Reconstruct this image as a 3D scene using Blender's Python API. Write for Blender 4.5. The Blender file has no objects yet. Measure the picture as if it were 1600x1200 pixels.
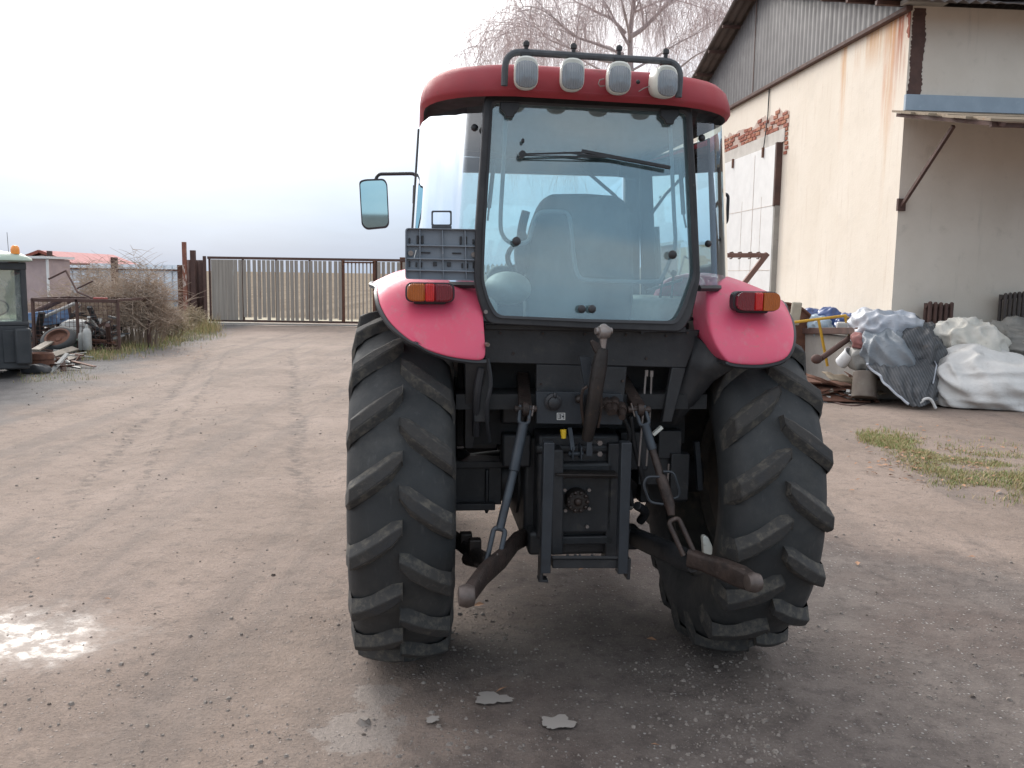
import bpy, math, random
from mathutils import Vector, Matrix, noise
random.seed(11)
R = random.random
U = random.uniform
scene = bpy.context.scene
COL = scene.collection
V = Vector

# ------------------------------------------------------------------ camera model
F, CAMH, PITCH, ROLL = 1390.0, 1.7, math.radians(6.97), 0.0148


def ray(u, v):
    a, b = u - 800, v - 600
    du = a * math.cos(ROLL) + b * math.sin(ROLL)
    dv = -a * math.sin(ROLL) + b * math.cos(ROLL)
    x, up = du / F, -dv / F
    cp, sp = math.cos(PITCH), math.sin(PITCH)
    return V((x, cp + up * sp, -sp + up * cp))


def W(u, v, y):                     # world point on the ray at world depth y
    d = ray(u, v)
    return d * (y / d.y) + V((0, 0, CAMH))


def G(u, v, z=0.0):                 # world point on the ray at height z
    d = ray(u, v)
    return d * ((z - CAMH) / d.z) + V((0, 0, CAMH))


class Frame:
    def __init__(s, o, yaw):
        s.o, s.yaw = V(o), yaw
        s.M = Matrix.Translation(s.o) @ Matrix.Rotation(yaw, 4, 'Z')
        s.I = s.M.inverted()

    def hit(s, u, v, axis, val):
        c = s.I @ V((0, 0, CAMH))
        d = s.I.to_3x3() @ ray(u, v)
        return c + d * ((val - c[axis]) / d[axis])


# ------------------------------------------------------------------ mesh builder
def frame_of(t):
    t = t.normalized()
    a = V((0, 0, 1)) if abs(t.z) < 0.9 else V((1, 0, 0))
    n = t.cross(a).normalized()
    return n, t.cross(n).normalized()


def catmull(pts, n=6, closed=False):
    pts = [V(p) for p in pts]
    N = len(pts)
    out = []
    for i in range(N if closed else N - 1):
        g = (lambda k: pts[k % N]) if closed else (lambda k: pts[max(0, min(N - 1, k))])
        p0, p1, p2, p3 = g(i - 1), g(i), g(i + 1), g(i + 2)
        for j in range(n):
            t = j / n
            out.append(0.5 * ((2 * p1) + (p2 - p0) * t + (2 * p0 - 5 * p1 + 4 * p2 - p3) * t * t + (3 * p1 - p0 - 3 * p2 + p3) * t ** 3))
    if not closed:
        out.append(pts[-1])
    return out


def round_poly(pts, r, n=4, closed=True):
    pts = [V(p) for p in pts]
    N = len(pts)
    out = []
    for i in range(N):
        if not closed and i in (0, N - 1):
            out.append(pts[i])
            continue
        p, a, b = pts[i], pts[i - 1], pts[(i + 1) % N]
        rr = r[i] if isinstance(r, (list, tuple)) else r
        da, db = (a - p), (b - p)
        k = min(rr, da.length * .49, db.length * .49)
        A, B = p + da.normalized() * k, p + db.normalized() * k
        for j in range(n + 1):
            t = j / n
            out.append(A.lerp(p, t).lerp(p.lerp(B, t), t))
    return out


class MB:
    def __init__(s):
        s.v, s.f, s.m, s.slot = [], [], [], 0

    def add(s, vs, fs):
        o = len(s.v)
        s.v += [V(p) for p in vs]
        s.f += [[i + o for i in f] for f in fs]
        s.m += [s.slot] * len(fs)
        return s

    def box(s, c, size, rot=None):
        c = V(c)
        hx, hy, hz = size[0] / 2, size[1] / 2, size[2] / 2
        if rot is None:
            M = Matrix.Identity(3)
        elif isinstance(rot, Matrix):
            M = rot
        else:
            from mathutils import Euler
            M = Euler(rot).to_matrix()
        vs = [c + M @ V((x * hx, y * hy, z * hz)) for x in (-1, 1) for y in (-1, 1) for z in (-1, 1)]
        return s.add(vs, [(0, 1, 3, 2), (4, 6, 7, 5), (0, 4, 5, 1), (2, 3, 7, 6), (0, 2, 6, 4), (1, 5, 7, 3)])

    def beam(s, p0, p1, w, h, side=None):
        p0, p1 = V(p0), V(p1)
        t = (p1 - p0).normalized()
        if side is None:
            n, b = frame_of(t)
        else:
            n = V(side)
            n = (n - t * n.dot(t)).normalized()
            b = t.cross(n)
        q = []
        for p in (p0, p1):
            for x, y in ((-1, -1), (1, -1), (1, 1), (-1, 1)):
                q.append(p + n * x * w / 2 + b * y * h / 2)
        return s.add(q, [(3, 2, 1, 0), (4, 5, 6, 7), (0, 1, 5, 4), (1, 2, 6, 5), (2, 3, 7, 6), (3, 0, 4, 7)])

    def tube(s, pts, r, seg=8, caps=True):
        pts = [V(p) for p in pts]
        N = len(pts)
        rs = r if isinstance(r, (list, tuple)) else [r] * N
        vs, fs = [], []
        n = None
        for i in range(N):
            t = (pts[min(i + 1, N - 1)] - pts[max(i - 1, 0)])
            if t.length < 1e-9:
                t = V((0, 0, 1))
            t.normalize()
            if n is None:
                n, b = frame_of(t)
            else:
                n = (n - t * n.dot(t))
                if n.length < 1e-6:
                    n, b = frame_of(t)
                n.normalize()
                b = t.cross(n)
            for k in range(seg):
                a = 2 * math.pi * k / seg
                vs.append(pts[i] + (n * math.cos(a) + b * math.sin(a)) * rs[i])
        for i in range(N - 1):
            for k in range(seg):
                k2 = (k + 1) % seg
                fs.append((i * seg + k, i * seg + k2, (i + 1) * seg + k2, (i + 1) * seg + k))
        if caps and seg > 2:
            fs.append(tuple(range(seg - 1, -1, -1)))
            fs.append(tuple((N - 1) * seg + k for k in range(seg)))
        return s.add(vs, fs)

    def cyl(s, p0, p1, r0, r1=None, seg=16):
        return s.tube([p0, p1], [r0, r0 if r1 is None else r1], seg)

    def lathe(s, prof, o, axis, seg=32, caps=True):
        o = V(o)
        t = V(axis).normalized()
        n, b = frame_of(t)
        vs, fs = [], []
        for a, r in prof:
            for k in range(seg):
                w = 2 * math.pi * k / seg
                vs.append(o + t * a + (n * math.cos(w) + b * math.sin(w)) * r)
        N = len(prof)
        for i in range(N - 1):
            for k in range(seg):
                k2 = (k + 1) % seg
                fs.append((i * seg + k, i * seg + k2, (i + 1) * seg + k2, (i + 1) * seg + k))
        if caps:
            fs.append(tuple(range(seg - 1, -1, -1)))
            fs.append(tuple((N - 1) * seg + k for k in range(seg)))
        return s.add(vs, fs)

    def prism(s, poly, vec):
        poly = [V(p) for p in poly]
        vec = V(vec)
        N = len(poly)
        fs = [tuple(range(N - 1, -1, -1)), tuple(range(N, 2 * N))]
        fs += [(i, (i + 1) % N, N + (i + 1) % N, N + i) for i in range(N)]
        return s.add(poly + [p + vec for p in poly], fs)

    def ring(s, outer, inner, vec):
        vec = V(vec)
        N = len(outer)
        vs = [V(p) for p in outer] + [V(p) for p in inner] + [V(p) + vec for p in outer] + [V(p) + vec for p in inner]
        fs = []
        for i in range(N):
            j = (i + 1) % N
            fs += [(i, j, N + j, N + i), (2 * N + i, 3 * N + i, 3 * N + j, 2 * N + j), (i, 2 * N + i, 2 * N + j, j), (N + i, N + j, 3 * N + j, 3 * N + i)]
        return s.add(vs, fs)

    def grid(s, rows, closed=False):
        n, m = len(rows), len(rows[0])
        fs = []
        for i in range(n - 1):
            for j in range(m if closed else m - 1):
                k = (j + 1) % m
                fs.append((i * m + j, i * m + k, (i + 1) * m + k, (i + 1) * m + j))
        return s.add([p for r in rows for p in r], fs)

    def ball(s, c, r, seg=16, rings=10):
        c = V(c)
        r = r if isinstance(r, (tuple, list)) else (r, r, r)
        rows = []
        for i in range(rings + 1):
            t = math.pi * (0.001 + 0.998 * i / rings)
            rows.append([c + V((r[0] * math.sin(t) * math.cos(2 * math.pi * k / seg), r[1] * math.sin(t) * math.sin(2 * math.pi * k / seg), r[2] * math.cos(t))) for k in range(seg)])
        return s.grid(rows, True)

    def split(s, margin):
        """cut the mesh into its separate pieces (islands whose boxes touch stay together)"""
        par = list(range(len(s.v)))

        def find(i):
            while par[i] != i:
                par[i] = par[par[i]]
                i = par[i]
            return i
        for f in s.f:
            for k in f[1:]:
                par[find(k)] = find(f[0])
        isl = {}
        for k, f in enumerate(s.f):
            isl.setdefault(find(f[0]), []).append(k)
        cl = []
        for fs in isl.values():
            ids = {i for k in fs for i in s.f[k]}
            lo = [min(s.v[i][a] for i in ids) - margin / 2 for a in range(3)]
            hi = [max(s.v[i][a] for i in ids) + margin / 2 for a in range(3)]
            cl.append([lo, hi, fs])
        go = True
        while go:
            go = False
            for i in range(len(cl)):
                for j in range(i + 1, len(cl)):
                    A, B = cl[i], cl[j]
                    if all(A[0][a] <= B[1][a] and B[0][a] <= A[1][a] for a in range(3)):
                        cl[i] = [[min(A[0][a], B[0][a]) for a in range(3)], [max(A[1][a], B[1][a]) for a in range(3)], A[2] + B[2]]
                        del cl[j]
                        go = True
                        break
                if go:
                    break
        out = []
        for lo, hi, fs in cl:
            mp, mb = {}, MB()
            for k in fs:
                mb.f.append([mp.setdefault(i, len(mp)) for i in s.f[k]])
                mb.m.append(s.m[k])
            mb.v = [None] * len(mp)
            for i, j in mp.items():
                mb.v[j] = s.v[i]
            out.append(mb)
        return out

    def build(s, name, mats, parent=None, bevel=0, smooth=35, sub=0, solid=0, world=False, origin=None, seg=2, pieces=None):
        if pieces is not None:
            return [q.build(name, mats, parent, bevel, smooth, sub, solid, world, origin, seg) for q in s.split(pieces)][0]
        mats = mats if isinstance(mats, (list, tuple)) else [mats]
        vs = s.v
        loc = V((0, 0, 0))
        if parent is None:
            if origin is None:
                xs, ys, zs = [p.x for p in vs], [p.y for p in vs], [p.z for p in vs]
                origin = V(((min(xs) + max(xs)) / 2, (min(ys) + max(ys)) / 2, min(zs)))
            loc = V(origin)
            vs = [p - loc for p in vs]
        elif world:
            M = Matrix.Identity(4)
            q = parent
            while q is not None:
                M = q.matrix_basis @ M
                q = q.parent
            I = M.inverted()
            vs = [I @ p for p in vs]
        me = bpy.data.meshes.new(name)
        me.from_pydata([tuple(p) for p in vs], [], s.f)
        for m in mats:
            me.materials.append(m)
        if any(s.m):
            me.polygons.foreach_set('material_index', s.m)
        if smooth:
            me.shade_smooth()
            if not sub:
                me.set_sharp_from_angle(angle=math.radians(smooth))
        me.validate()
        me.update()
        ob = bpy.data.objects.new(name, me)
        ob.location = loc
        COL.objects.link(ob)
        if parent is not None:
            ob.parent = parent
        if solid:
            mo = ob.modifiers.new('Solid', 'SOLIDIFY')
            mo.thickness = solid
            mo.offset = 0
        if sub:
            mo = ob.modifiers.new('Sub', 'SUBSURF')
            mo.levels = mo.render_levels = sub
        if bevel:
            mo = ob.modifiers.new('Bevel', 'BEVEL')
            mo.width = bevel
            mo.segments = seg
            mo.limit_method = 'ANGLE'
            mo.angle_limit = math.radians(40)
        return ob


def tag(o, label=None, cat=None, group=None, kind=None):
    if label:
        o['label'] = label
    if cat:
        o['category'] = cat
    if group:
        o['group'] = group
    if kind:
        o['kind'] = kind
    return o


def thing(name, label, cat, loc=(0, 0, 0), rz=0.0, group=None):
    o = bpy.data.objects.new(name, None)
    o.location = loc
    o.rotation_euler = (0, 0, rz)
    o.empty_display_size = .2
    COL.objects.link(o)
    return tag(o, label, cat, group)


# ------------------------------------------------------------------ materials
class NT:
    def __init__(s, tree):
        s.t = tree
        s.n = tree.nodes
        s.l = tree.links

    def node(s, typ, **kw):
        n = s.n.new(typ)
        for k, v in kw.items():
            setattr(n, k, v)
        return n

    def put(s, sock, val):
        if hasattr(val, 'is_output'):
            s.l.new(val, sock)
        else:
            sock.default_value = val

    def math(s, op, a, b=0.0, c=0.0, clamp=False):
        n = s.node('ShaderNodeMath', operation=op, use_clamp=clamp)
        s.put(n.inputs[0], a)
        s.put(n.inputs[1], b)
        s.put(n.inputs[2], c)
        return n.outputs[0]

    def step(s, x, lo, hi):
        n = s.node('ShaderNodeMapRange', interpolation_type='SMOOTHSTEP')
        s.put(n.inputs['Value'], x)
        s.put(n.inputs['From Min'], lo)
        s.put(n.inputs['From Max'], hi)
        return n.outputs[0]

    def mixc(s, f, a, b, mode='MIX'):
        n = s.node('ShaderNodeMix', data_type='RGBA', blend_type=mode)
        s.put(n.inputs[0], f)
        s.put(n.inputs[6], a if hasattr(a, 'is_output') else rgba(a))
        s.put(n.inputs[7], b if hasattr(b, 'is_output') else rgba(b))
        return n.outputs[2]

    def mixf(s, f, a, b):
        n = s.node('ShaderNodeMix', data_type='FLOAT')
        s.put(n.inputs[0], f)
        s.put(n.inputs[2], a)
        s.put(n.inputs[3], b)
        return n.outputs[0]

    def coord(s, st=(1, 1, 1), kind='Object', rot=(0, 0, 0)):
        tc = s.node('ShaderNodeTexCoord')
        if tuple(st) == (1, 1, 1) and tuple(rot) == (0, 0, 0):
            return tc.outputs[kind]
        mp = s.node('ShaderNodeMapping')
        s.l.new(tc.outputs[kind], mp.inputs[0])
        mp.inputs['Scale'].default_value = st
        mp.inputs['Rotation'].default_value = rot
        return mp.outputs[0]

    def noise(s, vec, scale, detail=5, rough=.6, dist=0.0):
        n = s.node('ShaderNodeTexNoise')
        s.l.new(vec, n.inputs['Vector'])
        n.inputs['Scale'].default_value = scale
        n.inputs['Detail'].default_value = detail
        n.inputs['Roughness'].default_value = rough
        n.inputs['Distortion'].default_value = dist
        return n.outputs[0]

    def voro(s, vec, scale, feature='F1'):
        n = s.node('ShaderNodeTexVoronoi', feature=feature)
        s.l.new(vec, n.inputs['Vector'])
        n.inputs['Scale'].default_value = scale
        return n.outputs

    def xyz(s, vec):
        n = s.node('ShaderNodeSeparateXYZ')
        s.l.new(vec, n.inputs[0])
        return n.outputs

    def bump(s, h, strength=.3, dist=.01, normal=None):
        n = s.node('ShaderNodeBump')
        s.put(n.inputs['Height'], h)
        n.inputs['Strength'].default_value = strength
        n.inputs['Distance'].default_value = dist
        if normal is not None:
            s.l.new(normal, n.inputs['Normal'])
        return n.outputs[0]


def rgba(c):
    return tuple(c) + (1.0,) if len(c) == 3 else tuple(c)


def new_mat(name):
    m = bpy.data.materials.new(name)
    m.use_nodes = True
    nt = NT(m.node_tree)
    b = m.node_tree.nodes['Principled BSDF']
    return m, nt, b


def mat(name, base, var=None, vs=6.0, rough=.6, metal=0.0, layers=(), bump=None, coat=0.0, spec=.5, rvar=.15, st=(1, 1, 1)):
    """layers: (colour, scale, lo, hi, stretch, roughness) noise-masked overlays such as dust, rust, dirt."""
    m, nt, b = new_mat(name)
    co = nt.coord()
    sv = nt.coord(st)
    n = nt.noise(sv, vs, 6, .62)
    col = nt.mixc(nt.step(n, .3, .7), base, var if var else tuple(min(1, c * 1.18) for c in base))
    rg = nt.mixf(nt.noise(co, vs * 3, 4), max(0.02, rough - rvar), min(1, rough + rvar))
    for L in layers:
        c, sc, lo, hi = L[:4]
        stv = L[4] if len(L) > 4 else (1, 1, 1)
        f = nt.step(nt.noise(nt.coord(stv), sc, 8, .68), lo, hi)
        col = nt.mixc(f, col, c)
        rg = nt.mixf(f, rg, L[5] if len(L) > 5 else .85)
    nt.put(b.inputs['Base Color'], col)
    nt.put(b.inputs['Roughness'], rg)
    b.inputs['Metallic'].default_value = metal
    b.inputs['Specular IOR Level'].default_value = spec
    if coat:
        b.inputs['Coat Weight'].default_value = coat
        b.inputs['Coat Roughness'].default_value = .15
    if bump:
        h = nt.noise(co, bump[1], 6, .65)
        nt.l.new(nt.bump(h, bump[0], bump[2] if len(bump) > 2 else .01), b.inputs['Normal'])
    return m


def glass(name, tint, refl=.12, dirt=.06, dcol=(.6, .62, .6), rough=.02):
    m, nt, b = new_mat(name)
    nt.n.remove(b)
    out = nt.n['Material Output']
    tr = nt.node('ShaderNodeBsdfTransparent')
    tr.inputs[0].default_value = rgba(tint)
    gl = nt.node('ShaderNodeBsdfGlossy')
    gl.inputs['Roughness'].default_value = rough
    gl.inputs[0].default_value = (.95, .98, 1, 1)
    fr = nt.node('ShaderNodeFresnel')
    fr.inputs[0].default_value = 1.5
    f = nt.math('ADD', nt.math('MULTIPLY', fr.outputs[0], 1.6), refl, clamp=True)
    mx = nt.node('ShaderNodeMixShader')
    nt.put(mx.inputs[0], f)
    nt.l.new(tr.outputs[0], mx.inputs[1])
    nt.l.new(gl.outputs[0], mx.inputs[2])
    df = nt.node('ShaderNodeBsdfDiffuse')
    df.inputs[0].default_value = rgba(dcol)
    mx2 = nt.node('ShaderNodeMixShader')
    nz = nt.noise(nt.coord((1, 1, .5)), 5, 6, .65)
    nt.put(mx2.inputs[0], nt.math('MULTIPLY', nt.step(nz, .2, .8), dirt * 2))
    nt.l.new(mx.outputs[0], mx2.inputs[1])
    nt.l.new(df.outputs[0], mx2.inputs[2])
    nt.l.new(mx2.outputs[0], out.inputs[0])
    return m


DUST = (.16, .135, .11)
M = {}
M['red'] = mat('red_paint', (.66, .075, .14), (.60, .085, .155), 3, .5, layers=[((.55, .2, .22), 9, .62, .85, (1, 1, 1), .5), ((.40, .17, .16), 40, .55, .78), ((.55, .17, .21), 5, .5, .8, (5, 5, .6), .6), (DUST, 5, .66, .9, (1, 1, 1), .8)], coat=.12, bump=(.03, 90))
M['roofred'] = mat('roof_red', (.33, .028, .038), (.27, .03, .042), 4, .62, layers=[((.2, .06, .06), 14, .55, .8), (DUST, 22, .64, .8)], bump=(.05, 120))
M['black'] = mat('black_metal', (.014, .015, .017), (.026, .027, .03), 7, .5, layers=[((.07, .062, .055), 14, .56, .8), ((.10, .085, .07), 45, .66, .78)], bump=(.12, 60))
M['blackpl'] = mat('black_plastic', (.018, .019, .022), (.03, .03, .034), 6, .5, layers=[((.08, .075, .07), 20, .62, .82)], bump=(.05, 150))
M['frame'] = mat('window_rubber', (.016, .016, .019), (.035, .034, .036), 9, .55, layers=[((.10, .09, .085), 25, .6, .8)])
M['steel'] = mat('blue_grey_steel', (.05, .060, .072), (.032, .038, .047), 10, .45, metal=.3, layers=[((.05, .035, .028), 24, .58, .72), ((.015, .015, .017), 11, .6, .75)], bump=(.1, 80))
M['panel'] = mat('grey_steel_plate', (.032, .038, .046), (.022, .026, .032), 9, .5, metal=.2, layers=[((.015, .015, .017), 9, .62, .8)], bump=(.06, 90))
M['greasy'] = mat('greasy_iron', (.018, .015, .014), (.032, .025, .022), 12, .48, metal=.3, layers=[((.12, .075, .05), 20, .6, .75)], bump=(.25, 60))
M['worn'] = mat('worn_brown_iron', (.062, .043, .036), (.035, .026, .023), 14, .5, metal=.4, layers=[((.17, .13, .11), 24, .6, .72, (1, 1, 1), .4), ((.02, .017, .016), 10, .55, .75)], bump=(.3, 70))
M['bright'] = mat('bright_steel', (.30, .265, .25), (.20, .17, .155), 12, .42, metal=.5, layers=[((.16, .09, .06), 26, .6, .75)])
M['rubber'] = None
M['dull'] = mat('dull_iron', (.13, .105, .095), (.075, .058, .05), 14, .5, metal=.4, layers=[((.05, .035, .03), 18, .55, .75)], bump=(.2, 60))
M['dark'] = mat('dark_interior', (.01, .01, .011), (.016, .016, .017), 8, .7)
M['seat'] = mat('seat_fabric', (.035, .037, .042), (.05, .052, .058), 20, .85, bump=(.2, 300))
M['trim'] = mat('cab_trim_plastic', (.34, .34, .31), (.27, .27, .25), 6, .6)
M['white'] = mat('white_print', (.75, .75, .73), (.6, .6, .58), 30, .6)
M['yellow'] = mat('yellow_plastic', (.75, .5, .02), (.65, .42, .02), 20, .45)
M['greypl'] = mat('grey_plastic', (.20, .228, .26), (.17, .195, .228), 7, .62, layers=[((.25, .25, .24), 22, .62, .8), ((.07, .075, .08), 13, .64, .8)], bump=(.08, 120))
M['greydk'] = mat('grey_plastic_worn', (.05, .055, .062), (.075, .08, .088), 20, .65)
M['rim'] = mat('wheel_rim_paint', (.05, .05, .048), (.09, .088, .08), 8, .55, layers=[(DUST, 10, .5, .7)])
M['lens'] = None
M['glass'] = glass('cab_glass', (.86, .975, .985), .06, .07, (.50, .70, .76))
M['qglass'] = glass('quarter_glass', (.78, .93, .96), .0, .04, (.55, .68, .74))
M['sglass'] = glass('front_glass', (.92, .98, .98), .03, .02)
M['oldglass'] = glass('dusty_glass', (.6, .7, .66), .12, .2)
m, nt, b = new_mat('mirror_glass')
b.inputs['Metallic'].default_value = 1
b.inputs['Roughness'].default_value = .03
nt.put(b.inputs['Base Color'], nt.mixc(nt.noise(nt.coord(), 6), (.42, .60, .62), (.52, .70, .72)))
M['mirror'] = m


def lens(name, col, rough=.25, em=0):
    m, nt, b = new_mat(name)
    w = nt.node('ShaderNodeTexWave')
    nt.l.new(nt.coord(), w.inputs[0])
    w.inputs['Scale'].default_value = 38
    nt.put(b.inputs['Base Color'], nt.mixc(nt.noise(nt.coord(), 30), col, tuple(c * .7 for c in col)))
    b.inputs['Roughness'].default_value = rough
    b.inputs['Coat Weight'].default_value = .6
    b.inputs['Coat Roughness'].default_value = .08
    nt.l.new(nt.bump(w.outputs[1], .8, .006), b.inputs['Normal'])
    return m


M['amber'] = lens('amber_lens', (.55, .13, .008))
M['redlens'] = lens('red_lens', (.75, .012, .012))
M['darkred'] = lens('dark_red_lens', (.22, .008, .02))
M['clear'] = lens('ribbed_clear_lens', (.27, .30, .33), .12)
M['lamphouse'] = mat('yellowed_white_plastic', (.62, .63, .58), (.52, .52, .46), 14, .4, layers=[((.3, .28, .22), 26, .6, .8)], coat=.3)

# tyre rubber: dusty blue black, tan mud caught along the lugs
m, nt, b = new_mat('tyre_rubber')
co = nt.coord()
c = nt.mixc(nt.noise(co, 5, 6), (.015, .017, .0185), (.033, .036, .038))
c = nt.mixc(nt.math('MULTIPLY', nt.step(nt.noise(co, 3.2, 9, .72), .45, .8), .5), c, (.10, .095, .085))
c = nt.mixc(nt.math('MULTIPLY', nt.step(nt.noise(nt.coord((1, 1, .15)), 60, 4), .58, .75), .25), c, (.10, .10, .10))
nt.put(b.inputs['Base Color'], c)
nt.put(b.inputs['Roughness'], nt.mixf(nt.noise(co, 12), .5, .85))
nt.l.new(nt.bump(nt.noise(co, 110, 5), .15, .004), b.inputs['Normal'])
M['rubber'] = m
m, nt, b = new_mat('muddy_lug')
co = nt.coord()
c = nt.mixc(nt.noise(co, 9, 6), (.027, .026, .0255), (.042, .039, .036))
c = nt.mixc(nt.math('MULTIPLY', nt.step(nt.noise(co, 30, 9, .75), .50, .72), .6), c, (.105, .092, .076))
c = nt.mixc(nt.step(nt.noise(co, 6, 6), .5, .7), c, (.030, .031, .033))
nt.put(b.inputs['Base Color'], c)
b.inputs['Roughness'].default_value = .85
nt.l.new(nt.bump(nt.noise(co, 70, 6), .4, .006), b.inputs['Normal'])
M['lug'] = m
m, nt, b = new_mat('muddy_lug_flank')
co = nt.coord()
c = nt.mixc(nt.noise(co, 9, 6), (.030, .031, .032), (.055, .053, .050))
c = nt.mixc(nt.math('MULTIPLY', nt.step(nt.noise(co, 24, 9, .72), .45, .65), .75), c, (.12, .108, .088))
nt.put(b.inputs['Base Color'], c)
b.inputs['Roughness'].default_value = .85
M['lugside'] = m
EXPOSURE = 0.58
# ------------------------------------------------------------------ render, camera, light
scene.render.engine = 'CYCLES'
scene.cycles.use_denoising = True
scene.cycles.max_bounces = 7
scene.cycles.transparent_max_bounces = 24
scene.cycles.sample_clamp_indirect = 6
scene.view_settings.view_transform = 'Standard'
scene.view_settings.look = 'None'
scene.view_settings.exposure = EXPOSURE
scene.view_settings.gamma = 1

cam_d = bpy.data.cameras.new('camera')
cam = bpy.data.objects.new('camera', cam_d)
COL.objects.link(cam)
scene.camera = cam
cam_d.sensor_fit = 'HORIZONTAL'
cam_d.sensor_width = 36
cam_d.lens = F / 1600 * 36
cam_d.clip_end = 9000
fw = V((0, math.cos(PITCH), -math.sin(PITCH)))
up = V((0, math.sin(PITCH), math.cos(PITCH)))
rt = V((1, 0, 0))
x_ = rt * math.cos(ROLL) + up * math.sin(ROLL)      # scene turns clockwise in the frame
y_ = up * math.cos(ROLL) - rt * math.sin(ROLL)
Mc = Matrix((x_, y_, -fw)).transposed().to_4x4()
Mc.translation = V((0, 0, CAMH))
cam.matrix_world = Mc

SUN_AZ, SUN_EL = math.radians(-24), math.radians(30)
sd = V((math.sin(SUN_AZ) * math.cos(SUN_EL), math.cos(SUN_AZ) * math.cos(SUN_EL), math.sin(SUN_EL)))
sun_d = bpy.data.lights.new('sun', 'SUN')
sun_d.energy = 1.5
sun_d.angle = math.radians(26)
sun_d.color = (1, .95, .88)
sun = bpy.data.objects.new('sun', sun_d)
COL.objects.link(sun)
sun.rotation_euler = sd.to_track_quat('Z', 'Y').to_euler()

world = bpy.data.worlds.new('World')
scene.world = world
world.use_nodes = True
nt = NT(world.node_tree)
nt.n.clear()
out = nt.node('ShaderNodeOutputWorld')
sky = nt.node('ShaderNodeTexSky', sky_type='NISHITA', sun_disc=False)
sky.sun_elevation = SUN_EL
sky.sun_rotation = SUN_AZ
sky.air_density, sky.dust_density = 1.0, 2.0
bg1 = nt.node('ShaderNodeBackground')
nt.l.new(sky.outputs[0], bg1.inputs[0])
bg1.inputs[1].default_value = .08
d = nt.coord(kind='Generated')
z = nt.xyz(d)[2]
cl = nt.noise(nt.coord((1, 1, 3.2), 'Generated'), 2.6, 7, .58, .4)
cl2 = nt.noise(nt.coord((1, 1, 4.5), 'Generated'), 5.5, 6, .55, .3)
zz = nt.math('ADD', z, nt.math('MULTIPLY', nt.math('SUBTRACT', cl, .5), .13))
rp = nt.node('ShaderNodeValToRGB')
nt.l.new(zz, rp.inputs[0])
els = rp.color_ramp.elements
els[0].position, els[0].color = 0.0, (.275, .39, .565, 1)
els[1].position, els[1].color = 1.0, (.95, .97, 1.05, 1)
for p, c in ((.05, (.32, .44, .615)), (.115, (.405, .51, .68)), (.19, (.575, .65, .775)), (.25, (.98, .97, 1.0)), (.35, (1.08, 1.07, 1.08))):
    e = els.new(p)
    e.color = rgba(c)
dt = nt.node('ShaderNodeVectorMath', operation='DOT_PRODUCT')
nt.l.new(d, dt.inputs[0])
dt.inputs[1].default_value = sd
dp = nt.math('MAXIMUM', dt.outputs['Value'], 0.0)
glow = nt.math('ADD', nt.math('MULTIPLY', nt.math('POWER', dp, 26.0), 4.2), nt.math('MULTIPLY', nt.math('POWER', dp, 5.0), .5))
glow = nt.math('MULTIPLY', glow, nt.step(z, .0, .30))
dl = nt.node('ShaderNodeVectorMath', operation='DOT_PRODUCT')
nt.l.new(d, dl.inputs[0])
dl.inputs[1].default_value = V((-.80, .42, .42)).normalized()
glow = nt.math('ADD', glow, nt.math('MULTIPLY', nt.math('POWER', nt.math('MAXIMUM', dl.outputs['Value'], 0.0), 4.0), nt.math('MULTIPLY', nt.step(z, .12, .4), .75)))
amt = nt.math('ADD', .93, nt.math('MULTIPLY', nt.math('SUBTRACT', cl2, .5), .30))
back = nt.math('ADD', .88, nt.math('MULTIPLY', nt.math('ADD', dt.outputs['Value'], 1.0), .08))
s1 = nt.math('MULTIPLY', amt, back)
rear = nt.step(nt.math('MULTIPLY', dt.outputs['Value'], -1.0), -.15, .75)
rear = nt.math('MULTIPLY', rear, nt.step(z, -.05, .12))
blue = nt.mixc(nt.step(cl, .45, .68), (.46, .69, .90), (.86, .94, 1.0))
c0 = nt.mixc(nt.math('MULTIPLY', rear, .8), rp.outputs[0], blue)
c1 = nt.mixc(1.0, c0, s1, 'MULTIPLY')
cmb = nt.node('ShaderNodeCombineColor')
nt.put(cmb.inputs[0], glow)
nt.put(cmb.inputs[1], nt.math('MULTIPLY', glow, .97))
nt.put(cmb.inputs[2], nt.math('MULTIPLY', glow, .93))
c2 = nt.mixc(1.0, c1, cmb.outputs[0], 'ADD')
bg2 = nt.node('ShaderNodeBackground')
nt.l.new(c2, bg2.inputs[0])
mx = nt.node('ShaderNodeMixShader')
mx.inputs[0].default_value = .86
nt.l.new(bg1.outputs[0], mx.inputs[1])
nt.l.new(bg2.outputs[0], mx.inputs[2])
nt.l.new(mx.outputs[0], out.inputs[0])

# ------------------------------------------------------------------ ground
PUDS = [(60, 1000, 1.0), (870, 1132, .16), (768, 1094, .2), (560, 1140, .3), (590, 1085, .3)]
PUDC = [G(p[0], p[1]) for p in PUDS]


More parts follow.
